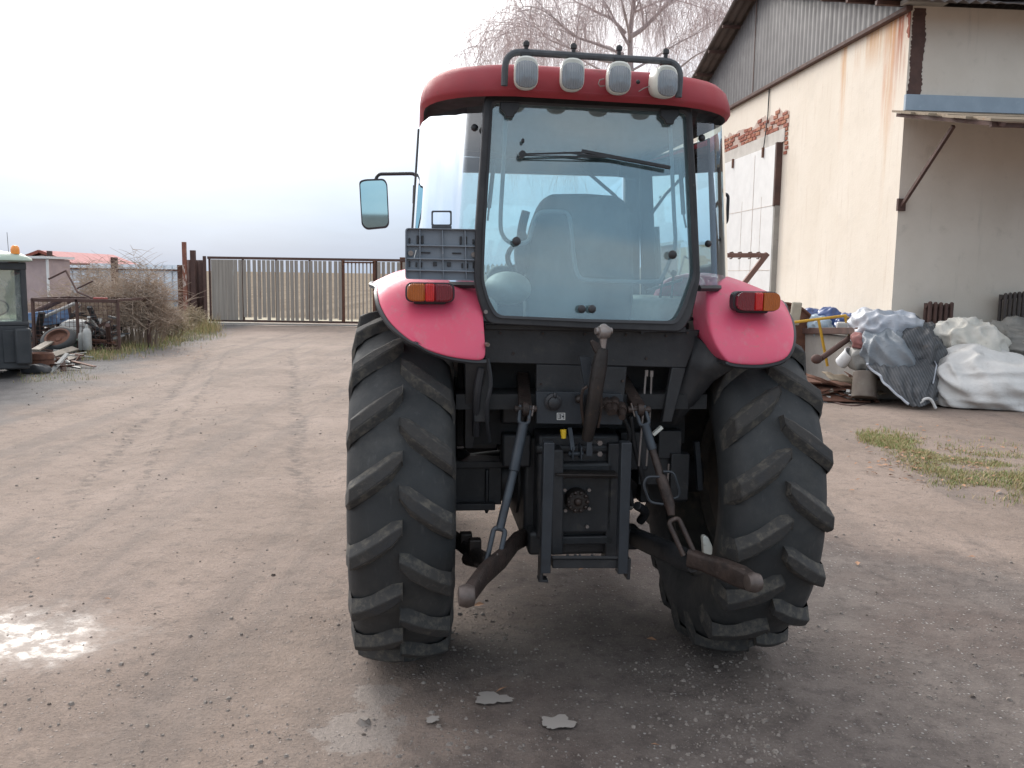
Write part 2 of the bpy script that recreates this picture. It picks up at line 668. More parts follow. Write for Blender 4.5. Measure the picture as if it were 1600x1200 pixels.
def gz(x, y):
    r = math.hypot(x, y)
    if r > 70:
        return 0.0
    a = .030 * noise.noise(V((x * .35, y * .35, 3))) + .016 * noise.noise(V((x * 1.1, y * 1.1, 7))) + .007 * noise.noise(V((x * 4, y * 4, 1))) + .0035 * noise.noise(V((x * 11, y * 11, 2)))
    # two shallow wheel ruts running towards the gate
    for off in (0.0, 1.75):
        cx = -3.5 + off + (y - 7.5) * -.255 + .12 * noise.noise(V((0, y * .4, 5)))
        dd = (x - cx) / .22
        a -= .028 * math.exp(-dd * dd) * min(1, max(0, (24 - y) / 4)) * min(1, max(0, (y - 5) / 3))
        dd = (x - cx - .33) / .13
        a += .016 * math.exp(-dd * dd) * min(1, max(0, (24 - y) / 4)) * min(1, max(0, (y - 5) / 3))
    k = 1.0
    for px, py in ((-.45, 3.9), (1.0, 4.06)):
        k = min(k, max(0, math.hypot(x - px, y - py) - .35) / .6)
    for c, p in zip(PUDC, PUDS):
        k = min(k, max(0, math.hypot(x - c.x, y - c.y) - (p[2] if p[2] < .9 else .5)) / .4)
    return a * min(1, k) - .004


rad = [0.0]
r = .6
while r < 45:
    rad.append(r)
    r *= 1.0125
while r < 6000:
    rad.append(r)
    r *= 1.3
ang = []
a = -42.0
while a < 42:
    ang.append(a)
    a += .42
while a < 318:
    ang.append(a)
    a += 4.6
rows = []
for r in rad:
    rows.append([V((r * math.sin(math.radians(a)), r * math.cos(math.radians(a)), gz(r * math.sin(math.radians(a)), r * math.cos(math.radians(a))))) for a in ang])
g = MB()
g.grid(rows, True)

m, nt, b = new_mat('dirt_yard')
co = nt.coord()
X, Y, Z = nt.xyz(co)
n1 = nt.noise(co, .55, 6, .6)
n2 = nt.noise(co, 3.0, 7, .68)
n3 = nt.noise(co, 26, 6, .7)
nlen = nt.noise(nt.coord((1, .28, 1), rot=(0, 0, math.radians(-8))), 2.2, 6, .65)
dirt = nt.mixc(nt.step(n2, .3, .7), (.186, .141, .114), (.250, .193, .157))
dirt = nt.mixc(nt.step(n1, .38, .66), dirt, (.282, .218, .18))
dirt = nt.mixc(nt.math('MULTIPLY', nt.step(nlen, .52, .72), .55), dirt, (.125, .104, .093))
n4 = nt.noise(co, 9, 8, .72)
n5 = nt.noise(co, 75, 5, .7)
dirt = nt.mixc(nt.math('MULTIPLY', nt.step(n4, .48, .70), .55), dirt, (.115, .093, .08))
dirt = nt.mixc(nt.math('MULTIPLY', nt.math('SUBTRACT', 1.0, nt.step(n4, .30, .45)), .5), dirt, (.29, .235, .205))
band = nt.noise(nt.coord((1, .035, 1), rot=(0, 0, math.radians(-7))), 1.5, 5, .6)
dirt = nt.mixc(nt.math('MULTIPLY', nt.step(band, .5, .66), .45), dirt, (.135, .112, .099))
grav = nt.mixc(nt.step(n2, .3, .7), (.105, .098, .095), (.155, .145, .140))
apron_col = nt.mixc(nt.step(n2, .3, .72), (.120, .099, .088), (.188, .158, .140))
# grey gravel shoulder on the left, towards the scrap yard
e1 = nt.math('ADD', nt.math('MULTIPLY', X, -1.0), nt.math('MULTIPLY', Y, -.14))
e1 = nt.math('ADD', e1, nt.math('MULTIPLY', nt.math('SUBTRACT', n1, .5), 2.4))
f1 = nt.math('MULTIPLY', nt.step(e1, 3.9, 5.0), nt.step(Y, 5.0, 8.0))
colr = nt.mixc(f1, dirt, grav)
rc = nt.math('ADD', -3.55, nt.math('MULTIPLY', nt.math('SUBTRACT', Y, 7.5), -.255))
rc = nt.math('ADD', rc, nt.math('MULTIPLY', nt.math('SUBTRACT', n1, .5), .5))
for off, wd in ((0.0, .11), (.42, .06), (1.75, .13), (3.1, .10)):
    dl_ = nt.math('ABSOLUTE', nt.math('SUBTRACT', nt.math('SUBTRACT', X, rc), off))
    fr_ = nt.math('MULTIPLY', nt.math('SUBTRACT', 1.0, nt.step(dl_, wd * .2, wd)), nt.step(n4, .40, .58))
    fr_ = nt.math('MULTIPLY', fr_, nt.math('MULTIPLY', nt.step(Y, 5.5, 7.5), nt.math('SUBTRACT', 1.0, nt.step(Y, 17, 22))))
    colr = nt.mixc(nt.math('MULTIPLY', fr_, .45), colr, (.075, .062, .056))
# darker gravel apron where the tractor is parked and over to the right
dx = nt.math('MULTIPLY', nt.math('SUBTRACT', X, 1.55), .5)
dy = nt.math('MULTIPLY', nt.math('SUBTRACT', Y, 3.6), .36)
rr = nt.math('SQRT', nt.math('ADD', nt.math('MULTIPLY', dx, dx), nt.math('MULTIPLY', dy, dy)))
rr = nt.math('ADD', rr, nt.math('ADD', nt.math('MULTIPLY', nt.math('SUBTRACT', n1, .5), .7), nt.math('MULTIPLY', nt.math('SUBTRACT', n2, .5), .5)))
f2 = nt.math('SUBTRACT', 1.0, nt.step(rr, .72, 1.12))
apron_col = nt.mixc(nt.math('MULTIPLY', nt.step(n1, .48, .62), .7), apron_col, (.120, .088, .075))
apron_col = nt.mixc(nt.math('MULTIPLY', nt.step(n4, .45, .7), .6), apron_col, (.050, .039, .036))
colr = nt.mixc(f2, colr, apron_col)
for dxx, dyy, sx, sy in ((PUDC[3].x, PUDC[3].y, 5.5, 5.0), (PUDC[4].x, PUDC[4].y, 9.0, 9.0)):
    ax = nt.math('MULTIPLY', nt.math('SUBTRACT', X, dxx), sx)
    ay = nt.math('MULTIPLY', nt.math('SUBTRACT', Y, dyy), sy)
    ar = nt.math('SQRT', nt.math('ADD', nt.math('MULTIPLY', ax, ax), nt.math('MULTIPLY', ay, ay)))
    ar = nt.math('ADD', ar, nt.math('MULTIPLY', nt.math('SUBTRACT', n4, .5), 2.2))
    colr = nt.mixc(nt.math('MULTIPLY', nt.math('SUBTRACT', 1.0, nt.step(ar, .75, .95)), .8), colr, (.26, .225, .20))
# field and verge beyond the gate
f3 = nt.step(Y, 29.6, 30.6)
fld = nt.mixc(nt.step(nt.noise(nt.coord((1, .12, 1)), .9, 6), .35, .65), (.19, .155, .12), (.27, .225, .175))
fld = nt.mixc(nt.math('MULTIPLY', nt.math('SUBTRACT', 1.0, nt.step(Y, 32, 34)), .9), fld, (.52, .48, .38))
colr = nt.mixc(f3, colr, fld)
# fine grit and scattered pale chips
vo = nt.voro(co, 46)
spk = nt.math('MULTIPLY', nt.math('SUBTRACT', 1.0, nt.step(vo[0], .16, .34)), nt.step(nt.xyz(vo[1])[0], .70, .80))
spk = nt.math('MULTIPLY', spk, nt.math('SUBTRACT', 1.0, f3))
spw = nt.mixf(f2, .35, .85)
colr = nt.mixc(nt.math('MULTIPLY', spk, spw), colr, nt.mixc(nt.xyz(vo[1])[1], (.20, .185, .175), (.50, .47, .44)))
vo2 = nt.voro(co, 120)
spk2 = nt.math('MULTIPLY', nt.math('SUBTRACT', 1.0, nt.step(vo2[0], .2, .42)), nt.step(nt.xyz(vo2[1])[0], .6, .7))
colr = nt.mixc(nt.math('MULTIPLY', spk2, .42), colr, nt.mixc(nt.xyz(vo2[1])[1], (.07, .06, .055), (.42, .38, .35)))
colr = nt.mixc(nt.math('MULTIPLY', nt.step(n3, .55, .75), .45), colr, (.085, .07, .062))
n6 = nt.noise(co, 190, 4, .7)
vals = nt.math('ADD', .30, nt.math('ADD', nt.math('MULTIPLY', n5, .8), nt.math('MULTIPLY', n6, .6)))
colr = nt.mixc(nt.math('SUBTRACT', 1.0, f3), colr, nt.mixc(1.0, colr, vals, 'MULTIPLY'))
# wet glaze: a skin of water left of the track
px, py = PUDC[0].x, PUDC[0].y
dx = nt.math('MULTIPLY', nt.math('SUBTRACT', X, px - .30), 1.15)
dy = nt.math('MULTIPLY', nt.math('SUBTRACT', Y, py), 1.9)
q = nt.math('SQRT', nt.math('ADD', nt.math('MULTIPLY', dx, dx), nt.math('MULTIPLY', dy, dy)))
q = nt.math('ADD', q, nt.math('ADD', nt.math('MULTIPLY', nt.math('SUBTRACT', n2, .5), 1.3), nt.math('MULTIPLY', nt.math('SUBTRACT', n3, .5), .35)))
fw_ = nt.math('SUBTRACT', 1.0, nt.step(q, .35, 1.05))
colr = nt.mixc(nt.math('MULTIPLY', fw_, .35), colr, (.12, .095, .08))
nt.put(b.inputs['Base Color'], colr)
ro = nt.mixf(f2, .9, .8)
fwr = nt.math('MULTIPLY', fw_, nt.mixf(nt.step(n4, .42, .60), .45, .97))
nt.put(b.inputs['Roughness'], nt.mixf(fwr, nt.mixf(f3, ro, 1.0), .27))
nt.put(b.inputs['Specular IOR Level'], nt.mixf(f3, .35, .0))
hh = nt.math('ADD', nt.math('MULTIPLY', n3, .5), nt.math('ADD', nt.math('MULTIPLY', spk, .8), nt.math('MULTIPLY', spk2, .4)))
hh = nt.math('ADD', hh, nt.math('ADD', nt.math('MULTIPLY', n4, 1.1), nt.math('ADD', nt.math('MULTIPLY', n5, .6), nt.math('MULTIPLY', n2, .8))))
bn = nt.node('ShaderNodeBump')
nt.put(bn.inputs['Height'], hh)
bn.inputs['Distance'].default_value = .02
nt.put(bn.inputs['Strength'], nt.mixf(fw_, .65, .12))
nt.l.new(bn.outputs[0], b.inputs['Normal'])
tag(g.build('ground', m, origin=(0, 0, 0), smooth=180), kind='structure')

# puddles: thin sheets of muddy water
m, nt, b = new_mat('puddle_water')
co = nt.coord()
nt.put(b.inputs['Base Color'], nt.mixc(nt.noise(co, 6), (.34, .31, .285), (.42, .385, .355)))
nt.put(b.inputs['Roughness'], nt.mixf(nt.noise(co, 9), .04, .16))
b.inputs['Specular IOR Level'].default_value = .6
nt.l.new(nt.bump(nt.noise(co, 14, 2), .03, .01), b.inputs['Normal'])
M["water"] = m


def puddle(u, v, rx, ry, seed, n=46, label=None):
    c = G(u, v)
    c.z = .009
    pts = []
    for i in range(n):
        a = 2 * math.pi * i / n
        k = 1 + .55 * noise.noise(V((math.cos(a) * 1.3, math.sin(a) * 1.3, seed))) + .3 * noise.noise(V((math.cos(a) * 4, math.sin(a) * 4, seed + 3)))
        pts.append(c + V((rx * k * math.cos(a), ry * k * math.sin(a), 0)))
    o = MB().add([c] + pts, [(0, 1 + i, 1 + (i + 1) % n) for i in range(n)]).build('puddle', M['water'], origin=c)
    tag(o, label, 'puddle', 'rain puddles on the yard', 'structure')


puddle(870, 1132, .06, .055, 4.1, label='small grey puddle low in the middle behind the tractor')
puddle(768, 1094, .07, .045, 8.7, label='grey puddle behind the left tractor tyre')
puddle(676, 1126, .03, .025, 6.6, label='tiny puddle left of the grey one behind the tyre')

# loose stones and grit
m1 = mat('stone_pale', (.30, .265, .235), (.21, .18, .16), 30, .95, spec=.15, bump=(.2, 60))
m2 = mat('stone_dark', (.095, .078, .068), (.145, .12, .103), 30, .95, spec=.15, bump=(.2, 60))
rs = random.Random(5)
st = MB()
for i in range(10500):
    if i < 4200:
        x, y = rs.gauss(.75, .9), rs.uniform(2.3, 4.4)
        pale = .96
    else:
        y = 2.2 + 16 * rs.random() ** 1.7
        x = rs.uniform(-.62, .62) * y * 1.02
        pale = .93
    if noise.noise(V((x * 1.6, y * 1.6, 8))) + .5 * noise.noise(V((x * 5, y * 5, 3))) < rs.uniform(-.45, .35):
        continue
    s_ = min(.012, .002 + rs.expovariate(1 / .0022)) * (1 + y * .035)
    if rs.random() < .003:
        s_ *= 2.2
    st.slot = 0 if rs.random() < pale else 1
    c = V((x, y, gz(x, y) + s_ * .25))
    vs = []
    for k in range(5):
        a = 2 * math.pi * k / 5 + rs.random()
        vs.append(c + V((math.cos(a) * s_ * rs.uniform(.7, 1.3), math.sin(a) * s_ * rs.uniform(.7, 1.2), -s_ * .3)))
    for k in range(4):
        a = 2 * math.pi * k / 4 + rs.random()
        vs.append(c + V((math.cos(a) * s_ * .6, math.sin(a) * s_ * .6, s_ * rs.uniform(.35, .6))))
    st.add(vs, [(0, 1, 5), (1, 6, 5), (1, 2, 6), (2, 7, 6), (2, 3, 7), (3, 4, 7), (4, 8, 7), (4, 0, 8), (0, 5, 8), (5, 6, 7, 8)])
tag(st.build('gravel', [m1, m2], origin=(0, 0, 0), smooth=25), 'loose pale and dark stones scattered over the dirt yard', 'gravel', kind='stuff')

# fallen leaves
ml = mat('dead_leaf', (.42, .22, .12), (.30, .17, .10), 25, .8)
lf = MB()
for i in range(230):
    if i < 150:
        c0 = G(1450 + rs.gauss(0, 70), 720 + rs.gauss(0, 22))
    elif i < 200:
        c0 = G(rs.uniform(180, 330), rs.uniform(535, 560))
    else:
        y = 2.3 + 10 * rs.random() ** 1.6
        c0 = V((rs.uniform(-.6, .6) * y, y, 0))
    s_ = rs.uniform(.018, .032)
    a = rs.random() * 6.28
    ax, ay = V((math.cos(a), math.sin(a), rs.uniform(-.3, .3))), V((-math.sin(a), math.cos(a), rs.uniform(-.4, .4)))
    c = V((c0.x, c0.y, gz(c0.x, c0.y) + .014))
    lf.add([c - ax * s_, c + ay * s_ * .5 + V((0, 0, .004)), c + ax * s_ * 1.1, c - ay * s_ * .5 + V((0, 0, .006))], [(0, 1, 2, 3)])
tag(lf.build('fallen_leaves', ml, origin=(0, 0, 0), smooth=0), 'dead orange leaves strewn over the dirt', 'leaves', kind='stuff')

# grass tufts
mg = [mat('grass_green', (.16, .20, .055), (.25, .26, .09), 3, .7), mat('grass_straw', (.46, .36, .19), (.36, .27, .14), 3, .8), mat('grass_fresh', (.14, .24, .05), (.2, .28, .08), 3, .65)]


def blades(mb, c, n, spread, h, rnd, mix=(.5, .3, .2)):
    for _ in range(n):
        a, rr = rnd.random() * 6.28, spread * rnd.random() ** .5
        p = V((c.x + rr * math.cos(a), c.y + rr * math.sin(a), -.005))
        hh = h * rnd.uniform(.5, 1.25)
        w = .003 + h * .007
        t = rnd.random() * 6.28
        ln = V((math.cos(t), math.sin(t), 0)) * hh * rnd.uniform(.2, .8)
        sd_ = V((-math.sin(t), math.cos(t), 0)) * w * rnd.uniform(.7, 1.3)
        k = rnd.random()
        mb.slot = 0 if k < mix[0] else (1 if k < mix[0] + mix[1] else 2)
        q = p + V((0, 0, hh * .6)) + ln * .35
        mb.add([p - sd_, p + sd_, q + sd_ * .7, q - sd_ * .7, p + V((0, 0, hh)) + ln], [(0, 1, 2, 3), (3, 2, 4)])


gr = MB()
rg = random.Random(3)
# ragged strip of turf on the right
strip = [(1350, 683), (1378, 690), (1400, 697), (1425, 708), (1450, 722), (1480, 733), (1510, 736), (1540, 738), (1570, 742), (1600, 745), (1640, 748)]
for i in range(3600):
    k = rg.random() * (len(strip) - 1.001)
    i0 = int(k)
    t = k - i0
    u = strip[i0][0] * (1 - t) + strip[i0 + 1][0] * t
    v = strip[i0][1] * (1 - t) + strip[i0 + 1][1] * t + rg.gauss(0, 4 + 12 * min(1, k / 5))
    c = G(u, v)
    if noise.noise(V((c.x * 2.2, c.y * 2.2, 4))) < -.22:
        continue
    blades(gr, c, 8, .10, .045, rg, (.38, .50, .12))
tag(gr.build('grass', mg, origin=(0, 0, 0), smooth=0), 'ragged strip of short green and straw grass right of the tractor', 'grass', kind='stuff')
gr = MB()
for i in range(800):
    k = rg.random()
    u = 140 + 200 * k + rg.gauss(0, 8)
    v = 558 - 42 * k + rg.gauss(0, 6)
    blades(gr, G(u, min(v, 562)), 7, .25, rg.choice((.06, .10, .16)), rg, (.34, .54, .12))
for i in range(150):
    blades(gr, G(rg.uniform(290, 335), rg.uniform(508, 522)), 6, .3, rg.choice((.15, .25, .45)), rg, (.2, .77, .03))
for i in range(110):
    blades(gr, G(rg.uniform(40, 140), rg.uniform(572, 598)), 5, .2, .06, rg, (.3, .6, .1))
tag(gr.build('verge_grass', mg, origin=(0, 0, 0), smooth=0), 'tall green and straw coloured weeds along the left fence', 'grass', kind='stuff')
# ------------------------------------------------------------------ the tractor
TY = math.radians(6.2)
TF = Frame((.254, 3.984, 0), TY)
T = lambda u, v, ly: TF.hit(u, v, 1, ly)
tr = thing('tractor', 'faded red cabbed tractor seen from behind with muddy lugged tyres and four roof work lights', 'tractor', TF.o, TY)


def part(mb, name, m, **kw):
    kw.setdefault('parent', tr)
    return mb.build(name, m, **kw)


# wheels ----------------------------------------------------------------
def tyre(cx, cy, R0, hw, nl, lead, rim_r, lug_h=.045):
    k = R0 / .8
    mb = MB()
    rc = R0 - lug_h
    prof = [(-.78 * hw, rim_r), (-.93 * hw, rim_r + .05 * k), (-hw * 1.02, rc - .16 * k), (-hw * .985, rc - .105 * k), (-hw * .90, rc - .055 * k), (-hw * .72, rc - .022 * k), (-hw * .4, rc - .004), (0, rc), (hw * .4, rc - .004), (hw * .72, rc - .022 * k), (hw * .90, rc - .055 * k), (hw * .985, rc - .105 * k), (hw * 1.02, rc - .16 * k), (.93 * hw, rim_r + .05 * k), (.78 * hw, rim_r)]
    mb.lathe(prof, (cx, cy, R0), (1, 0, 0), 96, caps=False)

    def P(a, ph, r):
        return V((cx + a, cy - r * math.cos(ph), R0 + r * math.sin(ph)))
    rr_ = random.Random(int(cx * 100) + nl)
    for sg in (-1, 1):
        for i in range(nl):
            p0 = 2 * math.pi * i / nl + (math.pi / nl if sg > 0 else 0)
            secs = []
            J = 7
            for j in range(J):
                t = j / (J - 1)
                if t < .87:
                    a = (-.03 + t / .87 * .99) * hw
                    top = R0 - .042 * (a / hw) ** 2 * k
                    bot = rc - .004 - .052 * k * max(0, (abs(a) / hw - .55) / .45) ** 1.6
                else:
                    a = hw * (1.005)
                    top = R0 - .112 * k
                    bot = rc - .14 * k
                ph = p0 - lead * (t ** .92)
                wb, wt = .060 * k / R0, .0275 * k / R0
                if j == 0:
                    wb, wt = wb * .55, wt * .6
                jt = rr_.uniform(-.0025, .0025)
                secs.append((P(a * sg, ph - wb, bot), P(a * sg, ph - wt, top + jt), P(a * sg, ph + wt, top - jt), P(a * sg, ph + wb, bot)))
            fs, ms = [], []
            for j in range(J - 1):
                o = j * 4
                fs += [(o, o + 1, o + 5, o + 4), (o + 1, o + 2, o + 6, o + 5), (o + 2, o + 3, o + 7, o + 6)]
                ms += [2, 1, 2]
            fs += [(0, 1, 2, 3), (J * 4 - 4, J * 4 - 3, J * 4 - 2, J * 4 - 1)]
            ms += [2, 2]
            mb.add([p for s_ in secs for p in s_], fs)
            mb.m[-len(ms):] = ms
    return mb


def wheel(cx, cy, R0, hw, nl, lead, rim_r, out, name):
    ty = part(tyre(cx, cy, R0, hw, nl, lead, rim_r), name, [M['rubber'], M['lug'], M['lugside']], smooth=32, bevel=.005)
    r = MB()
    o = (cx, cy, R0)
    w = hw * .8
    r.lathe([(-w, rim_r + .01), (-w * .97, rim_r + .025), (-w * .85, rim_r + .01), (-w * .8, rim_r - .03), (w * .8, rim_r - .03), (w * .85, rim_r + .01), (w * .97, rim_r + .025), (w, rim_r + .01)], o, (1, 0, 0), 48, caps=False)
    d0 = .25 * out * w
    r.lathe([(d0 - .02, rim_r - .03), (d0 - .05 * out, rim_r * .72), (d0 + .02 * out, rim_r * .5), (d0 + .02 * out, .05), (d0 + .035 * out, .05), (d0 + .035 * out, rim_r * .5), (d0 - .035 * out, rim_r * .73), (d0, rim_r - .03)], o, (1, 0, 0), 40)
    part(r, 'rim', M['rim'], parent=ty)
    h = MB()
    h.lathe([(d0 - .02, .11), (d0 + .10 * out, .10), (d0 + .12 * out, .06), (d0 + .125 * out, 0.002)], o, (1, 0, 0), 20)
    for k in range(8):
        a = 2 * math.pi * k / 8
        p = V((cx + d0 + .03 * out, cy + math.cos(a) * .15, R0 + math.sin(a) * .15))
        h.cyl(p, p + V((.03 * out, 0, 0)), .016, seg=6)
    part(h, 'wheel_hub', M['black'], parent=ty)
    return ty


LT = T(631, 800, -.8)
wheel(-.7375, .0, .775, .205, 18, .225, .44, -1, 'rear_wheel')
wheel(.7375, .0, .775, .205, 18, .225, .44, 1, 'rear_wheel')
wheel(-.68, 2.25, .58, .15, 18, .22, .31, -1, 'front_wheel')
wheel(.68, 2.25, .58, .15, 18, .22, .31, 1, 'front_wheel')

# fenders ---------------------------------------------------------------
def lg(rows):
    return [[T(u, v, ly) for u, v in cols] for ly, cols in rows]


lrows = lg([
    (-.30, [(752, 437), (715, 431), (675, 427), (645, 425), (618, 430), (600, 439), (589, 449)]),
    (-.44, [(752, 444), (715, 441), (675, 439), (645, 439), (618, 443), (600, 450), (588, 459)]),
    (-.53, [(755, 470), (715, 470), (680, 470), (650, 472), (625, 474), (605, 477), (593, 480)]),
    (-.60, [(757, 505), (725, 506), (695, 507), (668, 508), (645, 508), (625, 509), (610, 508)]),
    (-.64, [(759, 538), (735, 540), (712, 541), (690, 541), (670, 540), (652, 537), (637, 529)]),
    (-.66, [(760, 564), (742, 564), (725, 562), (706, 559), (688, 554), (669, 547), (652, 537)])])
ext = []
for ly, dz in ((.55, -.34), (.46, -.14), (.30, -.02), (.0, .015), (-.16, .01)):
    ext.append([V((p.x - (.03 if i == 6 else 0), ly, p.z + dz)) for i, p in enumerate(lrows[0])])
lall = ext + lrows
fl = MB().grid(lall)
flo = part(fl, 'fender', M['red'], sub=2, solid=.014, smooth=60)
tb = MB()
edge = [r[-1] for r in lall] + lall[-1][-2::-1]
tb.tube(catmull([p + V((0, .012, -.004)) for p in edge], 4), .011, 6)
part(tb, 'fender_edge_strip', M['blackpl'], parent=flo)

rrows = lg([
    (-.30, [(1100, 432), (1106, 432), (1125, 431), (1150, 436), (1175, 446), (1200, 456), (1216, 463), (1224, 472)]),
    (-.42, [(1106, 446), (1113, 446), (1130, 446), (1155, 451), (1180, 460), (1203, 469), (1222, 477), (1231, 487)]),
    (-.52, [(1104, 487), (1112, 487), (1130, 488), (1155, 490), (1180, 491), (1205, 493), (1228, 496), (1239, 503)]),
    (-.60, [(1112, 522), (1119, 522), (1138, 523), (1160, 524), (1185, 525), (1208, 525), (1230, 525), (1242, 525)]),
    (-.645, [(1124, 548), (1130, 549), (1146, 550), (1165, 551), (1188, 551), (1210, 550), (1228, 548), (1239, 544)]),
    (-.66, [(1138, 566), (1143, 568), (1155, 570), (1172, 571), (1190, 571), (1208, 568), (1222, 564), (1231, 557)])])
side = [T(1087, 436, -.17), T(1085, 450, -.22), T(1081, 490, -.32), T(1083, 522, -.40), T(1101, 545, -.46), T(1121, 560, -.54)]
side2 = [a.lerp(b_[0], .88) for a, b_ in zip(side, rrows)]
for i in range(6):
    rrows[i] = [side[i], side2[i]] + rrows[i]
ext = []
for ly, dz in ((.55, -.34), (.46, -.14), (.30, -.02), (.02, .01), (-.14, .008)):
    ext.append([V((p.x, ly + (p.y + .30 if i < 2 else 0), p.z + dz)) for i, p in enumerate(rrows[0])])
rall = ext + rrows
fro = part(MB().grid(rall), 'fender', M['red'], sub=2, solid=.014, smooth=60)
tb = MB()
edge = [r[-1] for r in rall] + rall[-1][-2::-1]
tb.tube(catmull([p + V((0, .012, -.004)) for p in edge], 4), .011, 6)
part(tb, 'fender_edge_strip', M['blackpl'], parent=fro)
sc = MB()
for u, v, ly in ((1083, 475, -.29), (1081, 498, -.36), (1112, 545, -.47)):
    p = T(u, v, ly)
    sc.cyl(p, p + V((-.012, -.006, 0)), .009, seg=8)
part(sc, 'fender_bolt', M['black'], parent=fro, pieces=.004)
sc = MB()
for u, v, ly in ((757, 487, -.57), (760, 538, -.645)):
    p = T(u, v, ly)
    sc.cyl(p + V((.0, .01, 0)), p + V((.004, -.02, 0)), .008, seg=8)
part(sc, 'fender_bolt', M['bright'], parent=flo, pieces=.004)


# tail lights -------------------------------------------------------------
def tail(u, v, ly, w, h, flip, fen):
    c = T(u, v, ly)
    base = MB()
    ol = round_poly([c + V((x * (w / 2 + .006), .0, z_ * (h / 2 + .004))) for x, z_ in ((-1, -1), (1, -1), (1, 1), (-1, 1))], h * .42, 5)
    base.prism(ol, (0, .05, 0))
    base.prism([p + V((0, .03, -.012)) for p in round_poly([c + V((x * w * .36, 0, z_ * h * .5)) for x, z_ in ((-1, -1), (1, -1), (1, 1), (-1, 1))], .01)], (0, .10, 0))
    root = part(base, 'tail_light', M['blackpl'], parent=fen, bevel=.003)
    ol = round_poly([c + V((x * w / 2, .004, z_ * h / 2)) for x, z_ in ((-1, -1), (1, -1), (1, 1), (-1, 1))], h * .42, 6)
    x0 = c.x - w / 2
    cuts = [(0, .39, 'amber_lens', M['amber']), (.39, .60, 'red_lens', M['redlens']), (.60, 1, 'reflector_lens', M['darkred'])]
    if flip:
        cuts = [(1 - b_, 1 - a_, n_, m_) for a_, b_, n_, m_ in cuts]
    for a_, b_, n_, m_ in cuts:
        xa, xb = x0 + a_ * w + .0008, x0 + b_ * w - .0008
        poly = []
        N = len(ol)
        for i in range(N):      # clip the rounded outline to the band
            p, q_ = ol[i], ol[(i + 1) % N]
            if xa - 1e-6 <= p.x <= xb + 1e-6:
                poly.append(p)
            for xc in ((xa, xb) if p.x < q_.x else (xb, xa)):
                if (p.x - xc) * (q_.x - xc) < 0:
                    poly.append(p.lerp(q_, (xc - p.x) / (q_.x - p.x)))
        part(MB().prism(poly, (0, -.032, 0)), n_, m_, parent=root, bevel=.006, seg=3)


tail(672, 457, -.585, .172, .066, False, flo)
tail(1182, 471, -.575, .172, .070, True, fro)

# roof ------------------------------------------------------------------
def outline(hw, yr, yf, rc, n=8, cx=-.005):
    pts = [V((cx - hw, yf, 0)), V((cx + hw, yf, 0)), V((cx + hw, yr, 0)), V((cx - hw, yr, 0))]
    return round_poly(pts, [.25, .25, rc, rc], n)


ZR = 2.352
ro = MB()
lv = [(-.012, -.012, .045), (0.0, 0, 0.02), (.010, .004, 0), (.045, .0, .0), (.078, -.010, .0), (.102, -.032, 0), (.116, -.08, 0), (.124, -.22, 0)]
rows = []
for dz, ins, _ in lv:
    hw = .618 + ins
    ol = outline(hw, -.635 - ins, 1.13 + ins, .33 + ins * .3, cx=-.048)
    rows.append([V((p.x, p.y, ZR + dz + .014 * (p.x) * 0)) for p in ol])
for r_ in rows:
    for p in r_:
        p.z -= .024 * p.x
# bow the rear edge slightly and bulge the crown
for r_ in rows:
    for p in r_:
        if p.y < -.2:
            p.y += .05 * (p.x / .66) ** 2
            p.z -= .012 * abs(p.x / .66) ** 3
ro.grid(rows, True)
ro.add(rows[-1], [tuple(range(len(rows[-1])))])
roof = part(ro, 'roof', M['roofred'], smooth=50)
un = MB()
o1 = rows[0]
o2 = [V((p.x * .97, p.y * .97 + .01, ZR + .012 - .024 * p.x)) for p in o1]
o3 = [V((p.x * .90, p.y * .90 + .02, ZR + .006 - .024 * p.x)) for p in o1]
un.grid([o1, o2, o3], True)
un.add(o3, [tuple(range(len(o3)))])
part(un, 'headliner', M['dark'], parent=roof, smooth=30)
sl = MB()
for u in (985,):
    p = T(u, 131, -.665)
sm_ = MB()
p = T(997, 128, -.645)
sm_.ball(p, (.008, .006, .008), 8, 6)
part(sm_, 'roof_plug', M['black'], parent=roof)
hk = MB()
hk.tube([T(u, v, -.675) for u, v in ((944, 123), (937, 125), (935, 131), (938, 135), (945, 134))], .0022, 6)
hk.tube([T(u, v, -.67) for u, v in ((998, 143), (1006, 138), (1017, 134))], .002, 6)
part(hk, 'roof_wire', M['bright'], parent=roof, pieces=.004)
# seam along the roof valance
hk = MB()
hk.beam(T(795, 138, -.652), T(1055, 153, -.652), .004, .003)
part(hk, 'roof_seam', M['roofred'], parent=roof)

